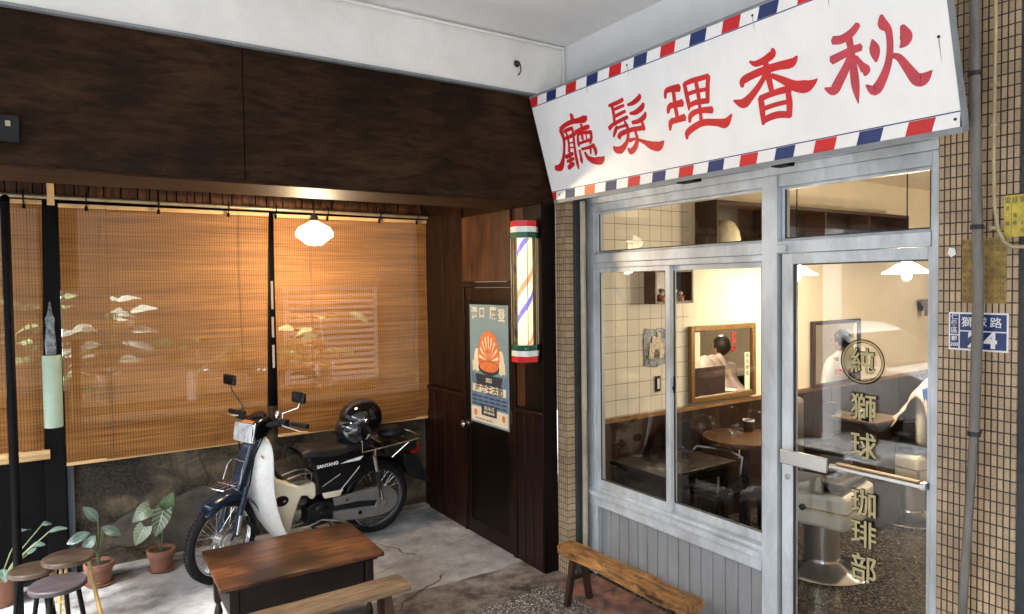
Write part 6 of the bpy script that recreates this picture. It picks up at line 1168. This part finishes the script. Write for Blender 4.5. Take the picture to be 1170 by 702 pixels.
def car(name, label, c, col, L_=4.3, W2=1.72, hh=1.48, flip=1):
    t = thing(name, label, 'car', c, 'cars on the street'); paint = M('car_paint', col, .2, var=.02, coat=.8)
    body = [(-.5, .30), (-.5, .62), (-.485, .80), (-.40, .92), (-.22, .97), (.30, .97), (.42, .93), (.49, .78), (.5, .55), (.49, .30)]
    b = MB(); b.prism([(u*L_*flip, z*hh/1.48) for u, z in (body if flip > 0 else body)], (-W2/2, 0, 0), (0, 1, 0), (0, 0, 1), W2); bd_ = b.build('body', paint, t, bevel=.05, ang=50)
    cab_ = [(-.34, .955), (-.20, 1.36), (-.14, 1.44), (.12, 1.47), (.24, 1.38), (.36, .955)]
    b = MB(); b.prism([(u*L_*flip, z*hh/1.48) for u, z in cab_], (-W2/2+.10, 0, 0), (0, 1, 0), (0, 0, 1), W2-.2); b.build('roof', paint, t, bevel=.05, ang=50)
    gm_ = M('car_glass', (.02, .025, .03), .35, spec=.1)
    for P_ in ([(-.334, .985), (-.209, 1.335), (-.217, 1.345), (-.346, .985)], [(.352, .985), (.246, 1.345), (.254, 1.355), (.364, .985)]):
        MB().prism([(u*L_*flip, z*hh/1.48) for u, z in P_], (-W2/2+.17, 0, 0), (0, 1, 0), (0, 0, 1), W2-.34).build('windscreen', gm_, t)
    for s_ in (-1, 1):
        for P_ in ([(-.30, .99), (-.185, 1.34), (-.02, 1.38), (-.02, .99)], [(.0, .99), (.0, 1.38), (.13, 1.39), (.205, 1.33), (.29, .99)]):
            P_ = [(u*L_*flip, z*hh/1.48) for u, z in P_]; MB().prism(P_, (s_*(W2/2-.098)-(.004 if s_ > 0 else .004), 0, 0), (0, 1, 0), (0, 0, 1), .012).build('side_window', gm_, t)
        for u in (-.32, .32):
            wh = MB().torus((s_*(W2/2-.11), u*L_, .31), .23, .08, (1, 0, 0), 36, 10).build('wheel', MT['rubber'], t); MB().lathe([(0, -.09), (.2, -.09), (.2, .09), (0, .07)], (s_*(W2/2-.11), u*L_, .31), (1, 0, 0), 20).build('rim', MT['steel'], wh)
        MB().ball((s_*(W2/2+.06), -.2*L_*flip, .98), .09, (.8, 1, .8)).build('mirror', paint, t); MB().box((s_*.62-.15, -.505*L_*flip-.02, .62), (s_*.62+.15, -.49*L_*flip+.02, .76)).build('headlight', MT['chrome'], t, bevel=.02)
    return t
car('parked_car', 'white car parked at the kerb, mirrored in the door glass', (-3.65, 6.2, -.12), (.80, .81, .82))
car('parked_car', 'dark blue car parked at the kerb nearer the viewer, seen only as a reflection', (-3.7, .9, -.12), (.02, .07, .20))
# ------------------------------------------------------------------ two seated customers (seen in the mirrors)
def skin_mesh(name, verts, edges, radii, m, parent, sub=2):
    me = bpy.data.meshes.new(name); me.from_pydata(verts, edges, []); o = bpy.data.objects.new(name, me); link(o); o.parent = parent
    md = o.modifiers.new('skin', 'SKIN'); md.use_smooth_shade = True; s2 = o.modifiers.new('sub', 'SUBSURF'); s2.levels = sub; s2.render_levels = sub
    if not me.skin_vertices: o.update_tag(); 
    for i, r in enumerate(radii):
        r = r if isinstance(r, tuple) else (r, r); me.skin_vertices[0].data[i].radius = r
    me.skin_vertices[0].data[0].use_root = True; me.materials.append(m); return o
def person(label, loc, rz, shirt, trousers, hair_m, cape=None):
    t = thing('person', label, 'person', loc); t.rotation_euler = (0, 0, R(rz)); sk = M('skin', (.50, .30, .21), .5, var=.06)
    V = [(0, 0, .52), (0, .01, .64), (0, .02, .80), (0, .02, .93), (0, .01, 1.02), (0, -.005, 1.09)]; E = [(i, i+1) for i in range(5)]; Rr = [(.15, .11), (.13, .10), (.15, .11), (.14, .10), (.055, .055), (.05, .05)]
    def add(v, r, p): V.append(v); Rr.append(r); E.append((p, len(V)-1)); return len(V)-1
    for s in (-1, 1):
        a = add((.15*s, .02, .95), .058, 3); a = add((.21*s, .0, .78), .045, a); a = add((.22*s, -.06, .65), .040, a); a = add((.17*s, -.22, .62), .034, a); a = add((.12*s, -.30, .60), .026, a)
        b_ = add((.10*s, -.05, .50), .085, 0); b_ = add((.13*s, -.30, .50), .07, b_); b_ = add((.13*s, -.44, .48), .058, b_); b_ = add((.13*s, -.44, .27), .05, b_); b_ = add((.13*s, -.42, .08), .036, b_); b_ = add((.13*s, -.50, .04), .036, b_); add((.13*s, -.60, .03), .028, b_)
    skin_mesh('body', V, E, Rr, sk, t)
    h = MB(); h.ball((0, -.02, 1.19), .105, (.76, .95, 1.12), 24, 16); h.ball((0, -.115, 1.175), .016, (.8, 1, 1.5), 10, 8)
    for s in (-1, 1): h.ball((.08*s, -.005, 1.18), .026, (.35, .8, 1.2), 10, 8)
    h.build('head', sk, t)
    e_ = MB()
    for s in (-1, 1): e_.ball((.033*s, -.110, 1.20), .011, (1.2, .6, .8), 10, 6)
    e_.build('eyes', MT['black'], t); MB().ball((0, -.112, 1.135), .018, (1.3, .5, .3), 10, 6).build('mouth', M('lips', (.4, .14, .12), .5), t)
    hr = MB(); hr.ball((0, .01, 1.215), .112, (.82, .98, 1.05), 26, 18)
    for v in list(hr.b.verts):
        if v.co.y < -.055 and v.co.z < 1.25: v.co.y = -.05
        v.co += v.co.normalized()*0+Vector((0, 0, .004*math.sin(v.co.x*90)))
    hr.build('hair', hair_m, t)
    for s in (-1, 1):      # hands resting on the lap
        for k, (dx, L_) in enumerate(((-.026, .065), (-.009, .075), (.009, .07), (.026, .055))):
            vs_ = [(.12*s+dx*.6, -.31, .60), (.115*s+dx, -.345, .598), (.112*s+dx, -.345-L_*.5, .59), (.110*s+dx, -.345-L_*.85, .565)]
            skin_mesh('finger', vs_, [(0, 1), (1, 2), (2, 3)], [.011, .010, .009, .008], sk, t, 1)
        skin_mesh('thumb', [(.12*s-.01*s, -.305, .60), (.09*s, -.335, .60), (.075*s, -.365, .592)], [(0, 1), (1, 2)], [.012, .010, .009], sk, t, 1)
        MB().ball((.117*s, -.328, .60), .036, (1, 1.1, .4), 14, 8).build('palm', sk, t)
    if cape:
        c = MB(); c.lathe([(.31, .50), (.30, .62), (.27, .78), (.235, .90), (.19, .97), (.09, 1.035), (.062, 1.06), (.055, 1.06)], n=32, ripple=.03, rk=7)
        bmesh.ops.transform(c.b, matrix=Matrix.Diagonal((1, .72, 1, 1)), verts=c.b.verts); bmesh.ops.delete(c.b, geom=[f for f in c.b.faces if len(f.verts) > 4], context='FACES'); c.build('cape', shirt, t, solid=.004, fix=False, ang=80)
    else:
        V2 = V[:5]; E2 = [(i, i+1) for i in range(4)]; R2 = [(.16, .12), (.142, .115), (.162, .122), (.15, .112), (.068, .066)]
        for s in (-1, 1):
            n0 = len(V2); V2 += [(.15*s, .02, .95), (.21*s, .0, .78), (.22*s, -.05, .67)]; E2 += [(3, n0), (n0, n0+1), (n0+1, n0+2)]; R2 += [.07, .060, .058]
        skin_mesh('shirt', V2, E2, R2, shirt, t)
    V3 = [(0, 0, .52)]; E3 = []; R3 = [(.165, .13)]
    for s in (-1, 1):
        n0 = len(V3); V3 += [(.10*s, -.05, .50), (.13*s, -.30, .50), (.13*s, -.44, .48), (.13*s, -.44, .27), (.13*s, -.42, .10)]; E3 += [(0, n0)]+[(n0+i, n0+i+1) for i in range(4)]; R3 += [.098, .082, .070, .062, .052]
    skin_mesh('trousers', V3, E3, R3, trousers, t); 
    for s in (-1, 1): MB().box((.13*s-.045, -.62, 0), (.13*s+.045, -.36, .085)).build('shoe', MT['vinyl'], t, bevel=.02)
    return t
hairm = M('black_hair', (.012, .010, .010), .45, var=.3, scale=40, stretch=(1, 1, .3), bump=.5, bscale=60)
person('seated person in a pale pink shirt, reflected in the gilt framed mirror', (6.42, 2.2, 0), 0, MT['pink'], MT['interior_dark'], hairm)
person('seated person in a white barber cape, reflected in the brown framed mirror', (8.2, 2.6, 0), 0, MT['white'], MT['black'], hairm, True)
cafechair('cafe_chair', 'black chair under the person in the pale pink shirt', (6.42, 2.22, 0), 0); cafechair('cafe_chair', 'black chair under the person in the white cape', (8.2, 2.62, 0), 0)
